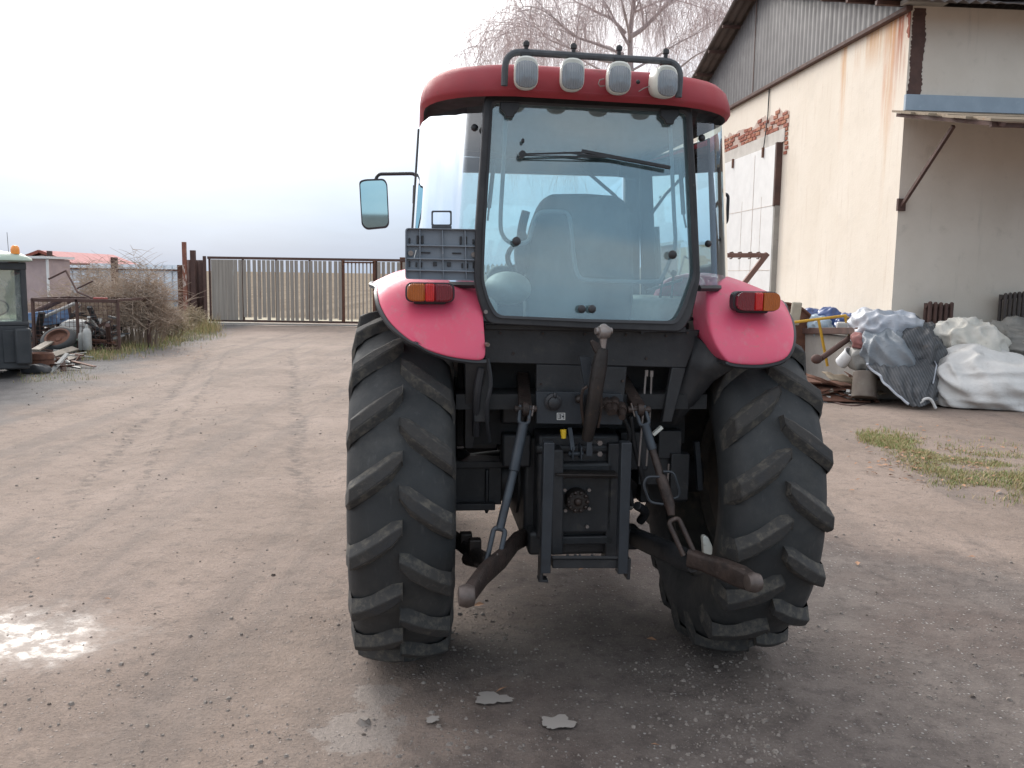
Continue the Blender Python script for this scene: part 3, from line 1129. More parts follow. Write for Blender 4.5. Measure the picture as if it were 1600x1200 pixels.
# light bar and work lights ----------------------------------------------
lb = MB()
LY = -.66
pts = round_poly([T(788, 134, LY), T(790, 80, LY), T(1064, 97, LY), T(1060, 152, LY)], .07, 6, closed=False)
lb.tube(pts, .0125, 10)
bar = part(lb, 'light_bar', M['greydk'])
for i, (u, v, ub, vb, tilt) in enumerate(((822, 114, 822, 78, 0), (894, 117, 896, 82, 0), (967, 122, 967, 85, 0), (1040, 128, 1040, 90, .25))):
    c = T(u, v, LY - .05)
    tb_ = T(ub, vb, LY)
    bk = MB()
    bk.cyl(tb_ + V((0, 0, -.004)), tb_ + V((0, 0, .032)), .008, seg=8)
    bk.cyl(tb_ + V((0, 0, .012)), tb_ + V((0, 0, .028)), .013, seg=6)
    bk.box(tb_ + V((0, .0, -.02)), (.04, .03, .012))
    bk.beam(tb_ + V((0, 0, -.02)), c + V((0, .07, .02)), .02, .008)
    wl = part(bk, 'work_light', M['black'], parent=bar, bevel=.002)
    hs = MB()
    Rm = Matrix.Rotation(tilt, 3, 'Z')
    prf = [V((-1, 0, -1)), V((1, 0, -1)), V((1, 0, 1)), V((-1, 0, 1))]
    w2, h2 = .0415, .056
    mk = lambda s_, y, dz=0.0, rr=.039: [c + Rm @ V((p.x, y, p.z + dz)) for p in round_poly([V((q.x * w2 * s_, 0, q.z * h2 * s_)) for q in prf], rr * s_, 6)]
    hs.grid([mk(.55, .085, .004), mk(.85, .06, .003), mk(1.0, .02), mk(1.03, .0), mk(1.0, -.012), mk(.9, -.016)], True)
    hs.add(mk(.55, .085, .004), [tuple(range(28))[::-1]])
    hs.grid([mk(.9, -.016), mk(.5, -.013)], True)
    hs.add(mk(.5, -.013), [tuple(range(28))])
    part(hs, 'lamp_housing', M['lamphouse'], parent=wl, smooth=40)
    ln = MB()
    LS = lambda s_, y: [V((p.x, p.y, c.z - .007 + (p.z - c.z) * .87)) for p in mk(s_, y)]
    ln.grid([LS(.97, -.010), LS(.92, -.021), LS(.6, -.028), LS(.25, -.031)], True)
    ln.add(LS(.25, -.031), [tuple(range(28))])
    part(ln, 'lamp_lens', M['clear'], parent=wl, smooth=50)

# cab frame ---------------------------------------------------------------
WY = -.50
wy = lambda v: -.585 + .035 * (500 - v) / 350      # the rear glass leans forward at the top
TW = lambda u, v, d=0.0: T(u, v, wy(v) + d)
OUT = [TW(u, v) for u, v in ((757, 147), (752, 230), (743, 360), (741, 437), (750, 478), (762, 506), (920, 514), (1066, 519), (1082, 492), (1095, 434), (1089, 300), (1081, 163))]
INN = [TW(u, v) for u, v in ((769, 160), (765, 230), (757, 360), (754, 437), (763, 470), (777, 494), (920, 500), (1055, 503), (1067, 481), (1085, 430), (1079, 300), (1073, 175))]
rad_ = .03


def rounded_pair(a, b_, r, n=4):
    return round_poly(a, r, n), round_poly(b_, r, n)


oo, ii = rounded_pair(OUT, INN, .026)
fr = MB()
fr.ring(oo, ii, (0, .07, 0))
rear_frame = part(fr, 'rear_window_frame', M['frame'], bevel=.006)
gs = MB()
mid = [p.lerp(q_, .8) + V((0, -.004, 0)) for p, q_ in zip(oo, ii)]
inn2 = [p + (V((-.01, 0, 1.95)) - p).normalized() * .006 + V((0, -.004, 0)) for p in ii]
gs.ring(mid, inn2, (0, -.006, 0))
part(gs, 'window_gasket', M['blackpl'], parent=rear_frame)
gl = MB()
gl.prism([p + V((0, .018, 0)) for p in ii], (0, .005, 0))
pane = part(gl, 'rear_window', M['glass'], smooth=0)

# trim on and behind the rear window
tm = MB()
for u, v in ((797, 176), (1047, 187)):
    poly = [TW(u + a, v + b_, -.012) for a, b_ in ((-15, -17), (15, -16), (14, -6), (7, 1), (6, 7), (-6, 7), (-8, 1), (-15, -6))]
    tm.prism(poly, (0, .02, 0))
part(tm, 'window_hinge', M['blackpl'], parent=rear_frame, bevel=.003, pieces=.004)
kn = MB()
for u, v, r_ in ((807, 377, .017), (1051, 398, .017), (909, 483, .016), (925, 483, .016)):
    kn.ball(TW(u, v, -.012), (r_, r_ * .7, r_), 14, 8)
kn.ball(TW(817, 220, -.005), (.007, .006, .009), 8, 6)
part(kn, 'glass_bolt', M['blackpl'], parent=pane, pieces=.001)
wp = MB()
hub = TW(816, 241, -.02)
wp.cyl(hub + V((0, .03, 0)), hub + V((0, -.012, 0)), .013, seg=12)
wp.beam(TW(816, 241, -.03), TW(918, 238, -.03), .009, .006)
wp.beam(TW(816, 243, -.03), TW(960, 246, -.03), .004, .004)
wp.beam(TW(880, 238, -.034), TW(985, 249, -.03), .005, .005)
wp.beam(TW(909, 236, -.028), TW(1047, 262, -.028), .012, .008)
wp.beam(TW(909, 236, -.022), TW(1047, 262, -.022), .004, .014)
part(wp, 'window_wiper', M['blackpl'])
ht = MB()
path = [(790, 186), (786, 270), (782, 345), (786, 368), (797, 379), (812, 381), (826, 375), (832, 355), (838, 338), (850, 331), (878, 331), (889, 338), (893, 360), (898, 410), (905, 432), (925, 438), (1020, 440), (1034, 434), (1046, 408), (1055, 380), (1053, 330), (1047, 195)]
ht.tube(catmull([TW(u, v, .06) for u, v in path], 4), .008, 8)
part(ht, 'window_guard_rail', M['greypl'])
gst = MB()
for a, b_, c_ in (((772, 250), (764, 325), (762, 345)), ((1062, 247), (1068, 335), (1072, 356))):
    gst.cyl(TW(*a, .05), TW(*b_, .05), .0085, seg=10)
    gst.cyl(TW(*b_, .05), TW(*c_, .05), .004, seg=8)
part(gst, 'gas_strut', M['blackpl'], pieces=.004)

# curved quarter windows and side doors
def plan(sg, t):
    pts = [V((.43, -.515, 0)), V((.525, -.445, 0)), V((.60, -.335, 0)), V((.655, -.22, 0)), V((.685, -.08, 0)), V((.70, .10, 0))]
    k = t * (len(pts) - 1)
    i = min(int(k), len(pts) - 2)
    p = pts[i].lerp(pts[i + 1], k - i)
    return V((p.x * sg - .012, p.y, 0))


def cabx(p, z):         # the cab narrows towards the roof
    t = (z - 1.7) / .63
    return V((p.x * (1.0 - .055 * t), p.y + .03 * t, z))


for sg in (-1, 1):
    rows_ = []
    for k in range(9):
        z_ = 1.66 + (2.335 - 1.66) * k / 8
        rows_.append([cabx(plan(sg, j / 15), z_) for j in range(16)])
    q = part(MB().grid(rows_), 'quarter_window', M['qglass'], smooth=60)
    s_ = MB()
    s_.tube([r_[-1] for r_ in rows_], .004, 6)
    s_.tube(rows_[0], .014, 6)
    part(s_, 'quarter_window_seal', M['frame'], parent=q)
    kb = MB()
    pts_ = ((741, 201),) if sg < 0 else ((1094, 217), (1104, 381))
    for u, v in pts_:
        p = T(u, v, -.47)
        kb.ball(p + V((0, -.02, 0)), .014, 12, 8)
    part(kb, 'glass_bolt', M['blackpl'], parent=q, pieces=.001)
    # door
    dr = []
    for k in range(5):
        z_ = 1.12 + (2.335 - 1.12) * k / 4
        dr.append([cabx(V((sg * (.70 - .10 * j / 6) - .012, .11 + .92 * j / 6, 0)), max(1.6, z_)) * 1 + V((0, 0, min(0, z_ - 1.6))) for j in range(7)])
    dg = part(MB().grid(dr), 'door_window', M['sglass'], smooth=60)
    s_ = MB()
    loop = dr[0] + [r_[-1] for r_ in dr[1:]] + dr[-1][-2::-1] + [r_[0] for r_ in dr[-2:0:-1]] + [dr[0][0]]
    s_.tube(loop, .006, 6)
    part(s_, 'door_frame', M['frame'], parent=dg)

# windscreen with corner pillars
ws = MB()
wl_ = [V((-.50, 1.06, 1.45)), V((.49, 1.06, 1.45)), V((.465, 1.09, 2.33)), V((-.475, 1.09, 2.33))]
ws.prism(wl_, (0, .006, 0))
wsc = part(ws, 'windscreen', M['sglass'], smooth=0)
pl = MB()
pl.beam(V((-.55, 1.06, 1.1)), V((-.515, 1.08, 2.34)), .07, .07, (1, 0, 0))
pl.beam(V((.55, 1.06, 1.1)), V((.52, 1.08, 2.34)), .085, .07, (1, 0, 0))
pl.box((0, 1.08, 2.30), (1.04, .06, .08))
pl.box((0, 1.06, 1.42), (1.1, .06, .08))
part(pl, 'cab_pillars', M['blackpl'], bevel=.01)
fw_w = MB()
fw_w.tube([T(905, 258, 1.03), T(960, 305, 1.03), T(985, 335, 1.03)], .010, 6)
part(fw_w, 'windscreen_wiper', M['blackpl'], parent=wsc)

# seat, controls, cab floor
sb = MB()
SY = .16
seat_o = [T(u, v, SY) for u, v in ((845, 318), (858, 303), (915, 302), (968, 306), (984, 322), (990, 400), (990, 505), (822, 505), (822, 400), (832, 350))]
sb.prism(round_poly(seat_o, .05, 4), (0, .14, 0))
sbo = part(sb, 'seat', M['seat'], bevel=.03, seg=4)
s_ = MB()
s_.box(T(905, 520, SY) + V((0, .28, -.04)), (.50, .50, .14))
part(s_, 'seat_cushion', M['seat'], parent=sbo, bevel=.04, seg=4)
s_ = MB()
s_.tube(catmull([T(u, v, SY - .02) for u, v in ((822, 330), (815, 360), (813, 400), (812, 440), (818, 470))], 4), [.02] * 17, 8)
s_.ball(T(815, 395, SY - .02), (.035, .05, .11), 14, 10)
part(s_, 'armrest', M['seat'], parent=sbo)
cf = MB()
cf.box((-.015, .30, 1.20), (1.02, 1.5, .06))
part(cf, 'cab_floor', M['dark'])
co_ = MB()
for sg in (-1, 1):
    cc = V((sg * .50 - .01, .08, 1.52))
    co_.box(cc + V((0, .12, -.08)), (.34, .85, .34))
co_.ball(T(800, 440, .02) + V((-.02, 0, -.03)), (.105, .2, .075), 18, 12)
part(co_, 'side_console', M['trim'], bevel=.05, seg=4, pieces=.01)
lv_ = MB()
for u, v in ((1030, 455), (1048, 448)):
    p = T(u, v, -.05)
    lv_.cyl(p + V((0, 0, -.12)), p + V((.02, .03, .05)), .006, seg=8)
    lv_.ball(p + V((.02, .03, .06)), .015, 10, 8)
lv_.beam(T(1010, 455, -.1), T(1065, 437, -.1), .02, .012)
part(lv_, 'control_lever', M['blackpl'], pieces=.003)
sw = MB()
c = V((-.02, .72, 1.80))
tl = Matrix.Rotation(math.radians(-35), 3, 'X')
sw.tube([c + tl @ V((.19 * math.cos(a), .19 * math.sin(a), 0)) for a in [2 * math.pi * k / 24 for k in range(25)]], .014, 8)
sw.cyl(c, c + V((0, .2, -.4)), .035, .05, 12)
for a in (.5, 2.6, 4.7):
    sw.beam(c, c + tl @ V((.19 * math.cos(a), .19 * math.sin(a), 0)), .02, .012)
part(sw, 'steering_wheel', M['blackpl'])
ds = MB()
ds.box((-.02, .93, 1.5), (.55, .22, .5))
part(ds, 'dashboard', M['dark'], bevel=.05, seg=3)
bm = MB()
bm.tube([T(968, 252, .2), T(968, 275, .2), T(990, 276, .2)], .008, 6)
bm.box(T(985, 276, .2), (.05, .02, .02))
part(bm, 'roof_console_hook', M['blackpl'], parent=roof)

# rear cab wall under the window -------------------------------------------
rp = MB()
PY = -.47
A = lambda u, v, d=0.0: T(u, v, PY + d)
rp.prism([A(742, 506), A(1094, 516), A(1072, 575), A(760, 567)], (0, .03, 0))
rp.prism([A(740, 567), A(765, 567), A(765, 660), A(740, 660)], (0, .03, 0))
rp.prism([A(838, 569), A(980, 573), A(972, 660), A(838, 660)], (0, .03, 0))
rp.prism([A(1050, 574), A(1072, 575), A(1050, 660), A(1034, 660)], (0, .03, 0))
rp.box(A(915, 508) + V((0, -.012, -.012)), (.80, .035, .022), (0, math.radians(.5), 0))
rw = part(rp, 'rear_cab_wall', M['black'], bevel=.004)
bh = MB()
bh.box((-.02, -.22, 1.25), (.98, .06, .52))
part(bh, 'bulkhead', M['dark'], parent=rw)
bt = MB()
for u, v in ((782, 520), (848, 521), (914, 522), (978, 523), (1041, 525), (802, 552), (1010, 560), (845, 600), (973, 595), (960, 640), (1074, 520)):
    p = A(u, v, -.002)
    bt.cyl(p, p + V((0, -.006, 0)), .0055, seg=6)
part(bt, 'wall_bolt', M['worn'], parent=rw, pieces=.003)
bx = MB()
bx.prism([A(1000, 515, -.03), A(1028, 516, -.03), A(1026, 519, -.03), A(1008, 519, -.03), A(1003, 523, -.03)], (0, .02, 0))
part(bx, 'latch_plate', M['steel'], parent=rw)
# dark inner panels beside the wheels
ip = MB()
lc = [T(1077, 517, -.44), T(1064, 560, -.43), T(1052, 610, -.42), T(1040, 660, -.41)]
rc_ = [T(1146, 573, -.62), T(1114, 594, -.52), T(1088, 625, -.46), T(1056, 664, -.42)]
ip.grid([[a.lerp(b_, t) for t in (0, .3, .6, 1)] for a, b_ in zip(lc, rc_)])
ip.grid([[b_, b_ + V((.0, .5, .02))] for b_ in rc_])
part(ip, 'inner_fender_panel', M['black'], solid=.012, smooth=50)
ip = MB()
ip.prism([T(728, 560, -.50), T(760, 563, -.50), T(758, 590, -.48), T(748, 645, -.44), T(738, 700, -.40), T(727, 700, -.40)], (0, .6, 0))
part(ip, 'inner_fender_panel', M['black'])
hs = MB()
hs.tube(catmull([T(762, 560, -.5), T(767, 600, -.51), T(760, 640, -.5), T(765, 690, -.45)], 5), .008, 6)
hs.tube(catmull([T(752, 575, -.49), T(745, 620, -.48), T(744, 680, -.42)], 5), .016, 8)
part(hs, 'wiring_hose', M['blackpl'], pieces=0)

# plate holder on the left fender ------------------------------------------
ph = MB()
QY = -.56
o4 = [T(u, v, QY) for u, v in ((633, 356), (747, 358), (750, 439), (633, 436))]
pc = sum(o4, V()) / 4
oo = round_poly(o4, .012, 3)
io = [p.lerp(pc, .035) for p in oo]
ph.ring(oo, io, (0, .035, 0))
ph.prism([p + V((0, .018, 0)) for p in oo], (0, .012, 0))
E4 = lambda s, t: o4[0].lerp(o4[1], s).lerp(o4[3].lerp(o4[2], s), t)
for t in (.335, .595, .82):
    ph.beam(E4(.02, t) + V((0, .01, 0)), E4(.98, t) + V((0, .01, 0)), .016, .005, (0, 1, 0))
for s in (.20, .51, .82):
    ph.beam(E4(s, .02) + V((0, .011, 0)), E4(s, .98) + V((0, .011, 0)), .016, .004, (0, 1, 0))
ph.slot = 1
sl = ph
for s, t, w_, h_ in ((.06, .24, .006, .018), (.17, .22, .008, .03), (.235, .22, .008, .03), (.76, .22, .008, .03), (.83, .22, .008, .03), (.93, .24, .006, .018), (.28, .47, .034, .005), (.70, .47, .034, .005), (.06, .70, .005, .022), (.15, .71, .006, .018), (.22, .71, .006, .018), (.40, .69, .014, .016), (.59, .69, .014, .016), (.77, .71, .006, .018), (.84, .71, .006, .018), (.92, .70, .005, .022)):
    sl.box(E4(s, t) + V((0, .016, 0)), (w_, .01, h_))
for s, t in ((.50, .47),):
    ph.slot = 2
    ph.box(E4(.51, .47) + V((0, .008, 0)), (.005, .004, .010))
    ph.beam(E4(.115, .60) + V((0, .01, 0)), E4(.15, .42) + V((0, .01, 0)), .003, .003)
plh = part(ph, 'plate_holder', [M['greypl'], M['blackpl'], M['white']], bevel=.002)
sl = MB()
for s, t in ((.075, .49), (.93, .49)):
    sl.cyl(E4(s, t) + V((0, .02, 0)), E4(s, t) + V((0, .006, 0)), .010, seg=12)
part(sl, 'rivet', M['bright'], parent=plh, pieces=.003)
lp = MB()
o2 = round_poly([T(u, v, QY + .02) for u, v in ((674, 329), (706, 329), (706, 353), (674, 353))], .006, 2)
c2_ = sum(o2, V()) / len(o2)
lp.ring(o2, [c2_ + V(((p - c2_).x * .84, 0, (p - c2_).z * .80)) for p in o2], (0, .012, 0))
lp.box(T(690, 355, QY + .024), (.075, .014, .01))
part(lp, 'plate_lamp_frame', M['greydk'], parent=plh)

# mirrors ------------------------------------------------------------------
MY = .5
mo = [T(u, v, MY) for u, v in ((561, 283), (570, 280), (600, 279), (605, 286), (608, 350), (604, 356), (572, 359), (565, 352))]
mo = round_poly(mo, .018, 3)
mc = sum(mo, V()) / len(mo)
mh = MB()
mh.grid([[mc + (p - mc) * .7 + V((0, .055, 0)) for p in mo], [p + V((0, .03, 0)) for p in mo], [p + V((0, -.002, 0)) for p in mo], [mc + (p - mc) * .93 + V((0, -.003, 0)) for p in mo]], True)
mh.add([mc + (p - mc) * .7 + V((0, .055, 0)) for p in mo], [tuple(range(len(mo)))])
mir = part(mh, 'mirror', M['blackpl'])
part(MB().prism([mc + (p - mc) * .94 + V((0, .0, 0)) for p in mo], (0, .004, 0)), 'mirror_glass', M['mirror'], parent=mir, smooth=0)
ar = MB()
ar.tube(round_poly([T(586, 285, MY + .03), T(590, 272, MY + .03), T(652, 271, MY), T(654, 296, MY)], .035, 5, closed=False), .0085, 8)
ar.cyl(T(651, 290, MY), T(650, 318, MY), .018, seg=12)
ar.beam(T(659, 288, MY), T(653, 318, MY), .03, .012)
part(ar, 'mirror_arm', M['black'], parent=mir)
mh = MB()
mh.tube(round_poly([V((.60, .75, T(1124, 303, .5).z)), T(1124, 303, .5), T(1138, 303, .5), T(1136, 350, .5), V((.76, .70, 1.99))], .03, 5, closed=False), .0085, 8)
mm = part(mh, 'mirror', M['black'])
mo2 = [V((.80, .50, 1.93)), V((.915, .49, 1.93)), V((.915, .49, 2.16)), V((.80, .5, 2.16))]
part(MB().prism(round_poly([p + V((-.12, .22, -.05)) for p in mo2], .03), (0, .04, 0)), 'mirror_housing', M['blackpl'], parent=mm, bevel=.01)
part(MB().prism(round_poly([p + V((-.12, .217, -.05)) for p in [V((.81, .5, 1.94)), V((.905, .49, 1.94)), V((.905, .49, 2.15)), V((.81, .5, 2.15))]], .025), (0, .002, 0)), 'mirror_glass', M['mirror'], parent=mm, smooth=0)

# transmission, axle --------------------------------------------------------
tx = MB()
tx.box((-.02, .55, .80), (.42, 1.7, .46))
tx.box((-.02, -.26, .84), (.34, .30, .44))
tx.box((-.02, -.40, .80), (.29, .08, .30))
tx.box((-.02, -.30, .60), (.40, .20, .10))
tx.prism([V((-.20, -.36, .98)), V((.17, -.36, .98)), V((.17, -.36, 1.02)), V((-.20, -.36, 1.02))], (0, -.06, 0))
tx.prism(round_poly([V((-.22, -.10, .57)), V((.19, -.10, .57)), V((.20, -.10, .75)), V((.20, -.10, 1.1)), V((-.23, -.10, 1.1)), V((-.23, -.10, .75))], .06, 4), (0, -.12, 0))
trm = part(tx, 'transmission', M['black'], bevel=.015, seg=3)
ax = MB()
ax.lathe([(-.62, .085), (-.52, .09), (-.50, .13), (-.47, .13), (-.44, .10), (-.26, .12), (-.24, .17), (-.2, .17), (.2, .17), (.24, .17), (.26, .12), (.44, .10), (.47, .13), (.50, .13), (.52, .09), (.62, .085)], (0, 0, .80), (1, 0, 0), 28)
part(ax, 'rear_axle', M['black'], smooth=30)
ab = MB()
ab.box((-.42, -.06, .80), (.22, .16, .20))
ab.box((-.40, -.12, .885), (.26, .10, .03))
ab.box((-.43, -.10, .70), (.18, .16, .03))
ab.box((.42, -.06, .80), (.22, .16, .20))
ab.cyl((-.375, -.15, .86), (-.375, -.15, .68), .009, seg=8)
ab.cyl((-.375, -.15, .70), (-.375, -.15, .665), .018, .006, seg=6)
ab.box((-.40, -.05, 1.0), (.14, .2, .10))
part(ab, 'axle_clamp', M['black'], bevel=.006, pieces=.01)
fx = MB()
fx.lathe([(-.55, .05), (-.3, .07), (0, .10), (.3, .07), (.55, .05)], (0, 2.25, .58), (1, 0, 0), 16)
part(fx, 'front_axle', M['black'])

# engine hood ahead of the cab
hd = MB()
rows_ = []
for y, w_, zt in ((1.12, .30, 1.48), (1.8, .29, 1.45), (2.5, .27, 1.38), (2.8, .25, 1.30), (2.92, .20, 1.18)):
    rows_.append([V((x * w_, y, z_)) for x, z_ in ((-1, .72), (-1, 1.0), (-.98, zt - .12), (-.75, zt - .02), (0, zt), (.75, zt - .02), (.98, zt - .12), (1, 1.0), (1, .72))])
hd.grid(rows_)
hd.add(rows_[-1], [tuple(range(9))])
hood = part(hd, 'hood', M['red'], smooth=40, solid=.012)
en = MB()
en.box((0, 2.0, .80), (.42, 1.6, .42))
en.box((0, 2.86, .78), (.5, .25, .3))
part(en, 'engine', M['black'], bevel=.02)
ex = MB()
ex.tube([V((.36, 1.22, 1.3)), V((.40, 1.22, 1.5)), V((.40, 1.22, 1.98))], .032, 12)
part(ex, 'exhaust', M['black'])
stp = MB()
for sg in (-1, 1):
    stp.box((sg * .62, .72, .62), (.24, .4, .03))
    stp.box((sg * .62, .72, .90), (.24, .4, .03))
    stp.beam((sg * .70, .55, .60), (sg * .62, .55, 1.2), .03, .03)
    stp.beam((sg * .70, .90, .60), (sg * .62, .90, 1.2), .03, .03)
part(stp, 'cab_step', M['black'], pieces=.01)
tk = MB()
tk.box((-.40, 1.0, .82), (.30, .6, .42))
tk.box((.40, 1.0, .82), (.30, .6, .42))
part(tk, 'fuel_tank', M['blackpl'], bevel=.04, seg=3, pieces=.01)

# hydraulics, PTO, linkage ----------------------------------------------------
HY = -.52
cp_ = MB()
cp_.prism([T(u, v, HY) for u, v in ((838, 612), (913, 613), (909, 663), (838, 662))], (0, .02, 0))
cp_.prism([T(u, v, HY) for u, v in ((922, 614), (972, 616), (976, 640), (972, 664), (922, 663))], (0, .02, 0))
cpo = part(cp_, 'hydraulic_plate', M['panel'], bevel=.002)
kb = MB()
kb.lathe([(0, .034), (.012, .034), (.018, .024), (.035, .022), (.04, .012)], T(864, 628, HY), (0, -1, 0), 18)
kb.ball(T(865, 620, HY) + V((0, -.035, .01)), (.008, .008, .012), 8, 6)
part(kb, 'power_socket', M['blackpl'], parent=cpo)
kb = MB()
kb.cyl(T(904, 622, HY), T(904, 622, HY) + V((0, -.025, 0)), .015, seg=12)
kb.ball(T(902, 622, HY) + V((0, -.04, 0)), .0155, 14, 10)
part(kb, 'lever_knob', M['greasy'], parent=cpo)
cu = MB()
for u, v, du, dv in ((948, 627, 6, 18), (970, 634, 2, 18), (960, 626, -2, 18)):
    p = T(u, v, HY)
    e = T(u + du, v + dv, HY - .09)
    cu.cyl(p + V((0, 0, .0)), p.lerp(e, .55), .020, .021, 12)
    cu.cyl(p.lerp(e, .5), e, .017, .013, 12)
    cu.ball(p.lerp(e, .35), .023, 12, 8)
part(cu, 'hydraulic_coupler', M['worn'], parent=cpo, pieces=.003)
dc = MB()
def decal(u0, v0, u1, v1):
    q = [T(a, b_, HY - .002) for a, b_ in ((u0, v0), (u1, v0), (u1, v1), (u0, v1))]
    dc.prism(q, (0, -.001, 0))
for r_ in ((870, 645, 883, 646), (870, 655, 883, 656), (870, 645, 871.2, 656), (881.8, 645, 883, 656), (872.5, 647, 874, 654), (876, 647.5, 880.5, 649), (876, 650.5, 878, 651.5), (876, 652.5, 880.5, 654),
           (933.5, 616, 938, 617.2), (935, 617, 936.6, 622), (934, 622, 938, 623), (932, 627, 939, 628), (935, 625.5, 938, 627), (931, 633.5, 939, 634.7), (931, 644, 939, 645.2), (931, 633.5, 932.2, 645), (937.8, 633.5, 939, 645), (934, 636, 935.6, 643), (928.5, 645, 939, 646)):
    decal(*r_)
part(dc, 'pictogram_label', M['white'], parent=cpo, pieces=.012, smooth=0)

# stowed top link standing upright
TLY = -.66
tk = MB()
a0, a1, a2, a3 = T(914, 706, TLY + .06), T(926, 640, TLY), T(937, 570, TLY - .01), T(941, 545, TLY - .01)
tk.tube([a1.lerp(a0, .7), a1, a2, a3], [.022, .027, .029, .022], 14)
tk.tube([a3, T(943, 528, TLY - .01)], .0105, 10)
tlk = part(tk, 'top_link', M['greasy'], smooth=40)
tk = MB()
bc = T(943, 519, TLY - .01)
tk.lathe([(-.022, .016), (-.02, .022), (-.008, .027), (.008, .027), (.02, .022), (.022, .016)], bc, (1, .25, 0), 18)
tk.cyl(bc + V((-.032, -.006, .004)), bc + V((.032, .006, .004)), .013, seg=12)
tk.ball(bc + V((0, 0, .016)), (.018, .02, .016), 12, 8)
tk.tube([bc + V((0, 0, -.02)), bc + V((-.001, 0, -.06))], [.015, .011], 10)
part(tk, 'ball_end', M['bright'], parent=tlk, smooth=40)
tk = MB()
tk.prism([T(u, v, TLY - .02) for u, v in ((922, 533), (927, 531), (936, 536), (942, 548), (948, 549), (949, 552), (944, 556), (934, 556), (929, 550))], (0, .02, 0))
part(tk, 'hook', M['worn'], parent=tlk, bevel=.004)
tk = MB()
tk.prism([T(u, v, TLY + .05) for u, v in ((906, 557), (924, 558), (922, 580), (917, 604), (914, 604), (910, 585))], (0, .012, 0))
part(tk, 'link_bracket', M['panel'])
tk = MB()
for s_ in (-1, 1):
    tk.tube(catmull([T(924 + s_ * 6, 604, TLY - .01), T(924 + s_ * 14, 612, TLY), T(924 + s_ * 15, 640, TLY + .02), T(924 + s_ * 10, 668, TLY + .04)], 5), .006, 6)
part(tk, 'link_fork', M['worn'], parent=tlk, pieces=0)
tk = MB()
c = T(900, 709, -.50)
for s_ in (-1, 1):
    tk.prism([c + V((s_ * .017 - .003 + p[0] * .0, p[0], p[1])) for p in ((-.03, -.02), (.03, -.02), (.03, .04), (-.03, .03))], (.006, 0, 0))
tk.beam(T(890, 668, -.50), T(895, 704, -.52), .012, .018)
tk.cyl(c + V((-.03, 0, 0)), c + V((.03, 0, 0)), .010, seg=10)
part(tk, 'link_bracket', M['steel'], bevel=.002, pieces=.01)
tk = MB()
tk.prism([T(u, v, -.51) for u, v in ((918, 676), (923, 676), (926, 706), (925, 712), (916, 712))], (0, .01, 0))
part(tk, 'link_bracket', M['steel'])
yc = MB()
p = T(880, 671, -.52)
yc.cyl(p, p + V((.002, -.004, -.035)), .0125, .0095, 12)
part(yc, 'yellow_cap', M['yellow'])
bb = MB()
for u, v in ((936, 691), (936, 708), (868, 707)):
    bb.cyl(T(u, v, -.46), T(u, v, -.46) + V((0, -.02, 0)), .011, seg=6)
part(bb, 'cover_bolt', M['bright'], parent=trm, pieces=.003)

pt = MB()
pc_ = T(901, 781, -.46)
pt.lathe([(.05, .048), (-.02, .048), (-.03, .044), (-.032, .01)], pc_, (0, 1, 0), 28)
pt.slot = 1
sp = pt
for k in range(10):
    a = 2 * math.pi * k / 10
    q = pc_ + V((math.cos(a) * .038, -.032, math.sin(a) * .038))
    sp.ball(q, (.009, .012, .009), 6, 4)
sp.ball(pc_ + V((0, -.03, 0)), (.018, .02, .018), 10, 6)
pto = part(pt, 'pto_shaft', [M['greasy'], M['worn']], smooth=40)
ps = MB()
ps.prism([T(u, v, -.50) for u, v in ((866, 757), (886, 747), (966, 748), (966, 740), (870, 738), (866, 742))], (0, .20, 0))
ps.beam(T(868, 741, -.52), T(963, 742, -.52), .03, .008)
part(ps, 'pto_guard', M['greasy'], bevel=.004)
pb = MB()
for u, v in ((882, 765), (920, 765), (883, 797), (920, 794), (876, 819), (917, 822), (920, 704)):
    q = T(u, v, -.455)
    pb.cyl(q, q + V((0, -.012, 0)), .0075, seg=6)
part(pb, 'housing_bolt', M['bright'], parent=trm, pieces=.003)

# drawbar frame: two upright rails and a cross bar
df = MB()
DY = -.62
df.beam(T(857, 690, DY), T(851, 893, DY), .040, .05, (1, 0, 0))
df.beam(T(977, 690, DY), T(971, 894, DY), .040, .05, (1, 0, 0))
drf = part(df, 'hitch_rail', M['panel'], bevel=.003, pieces=.003)
df = MB()
df.beam(T(845, 870, DY + .02), T(844, 905, DY + .02), .014, .06, (1, 0, 0))
df.beam(T(840, 904, DY + .02), T(855, 905, DY + .02), .06, .01, (0, 1, 0))
df.beam(T(981, 870, DY + .02), T(979, 902, DY + .02), .014, .06, (1, 0, 0))
df.beam(T(862, 878, DY + .02), T(966, 878, DY + .02), .05, .036, (0, 1, 0))
df.beam(T(862, 871, DY - .01), T(966, 871, DY - .01), .014, .012, (0, 1, 0))
for u in (887, 899, 906, 925):
    df.cyl(T(u, 873, DY), T(u, 866, DY), .006, seg=6)
part(df, 'hitch_crossbar', M['black'], bevel=.003, pieces=.006)
df = MB()
df.beam(T(966, 690, -.40), T(960, 880, -.40), .10, .08, (1, 0, 0))
df.beam(T(862, 692, -.36), T(862, 850, -.36), .05, .30, (1, 0, 0))
df.box(T(905, 836, -.36), (.26, .16, .035))
part(df, 'hitch_bracket', M['black'], bevel=.006, pieces=.003)


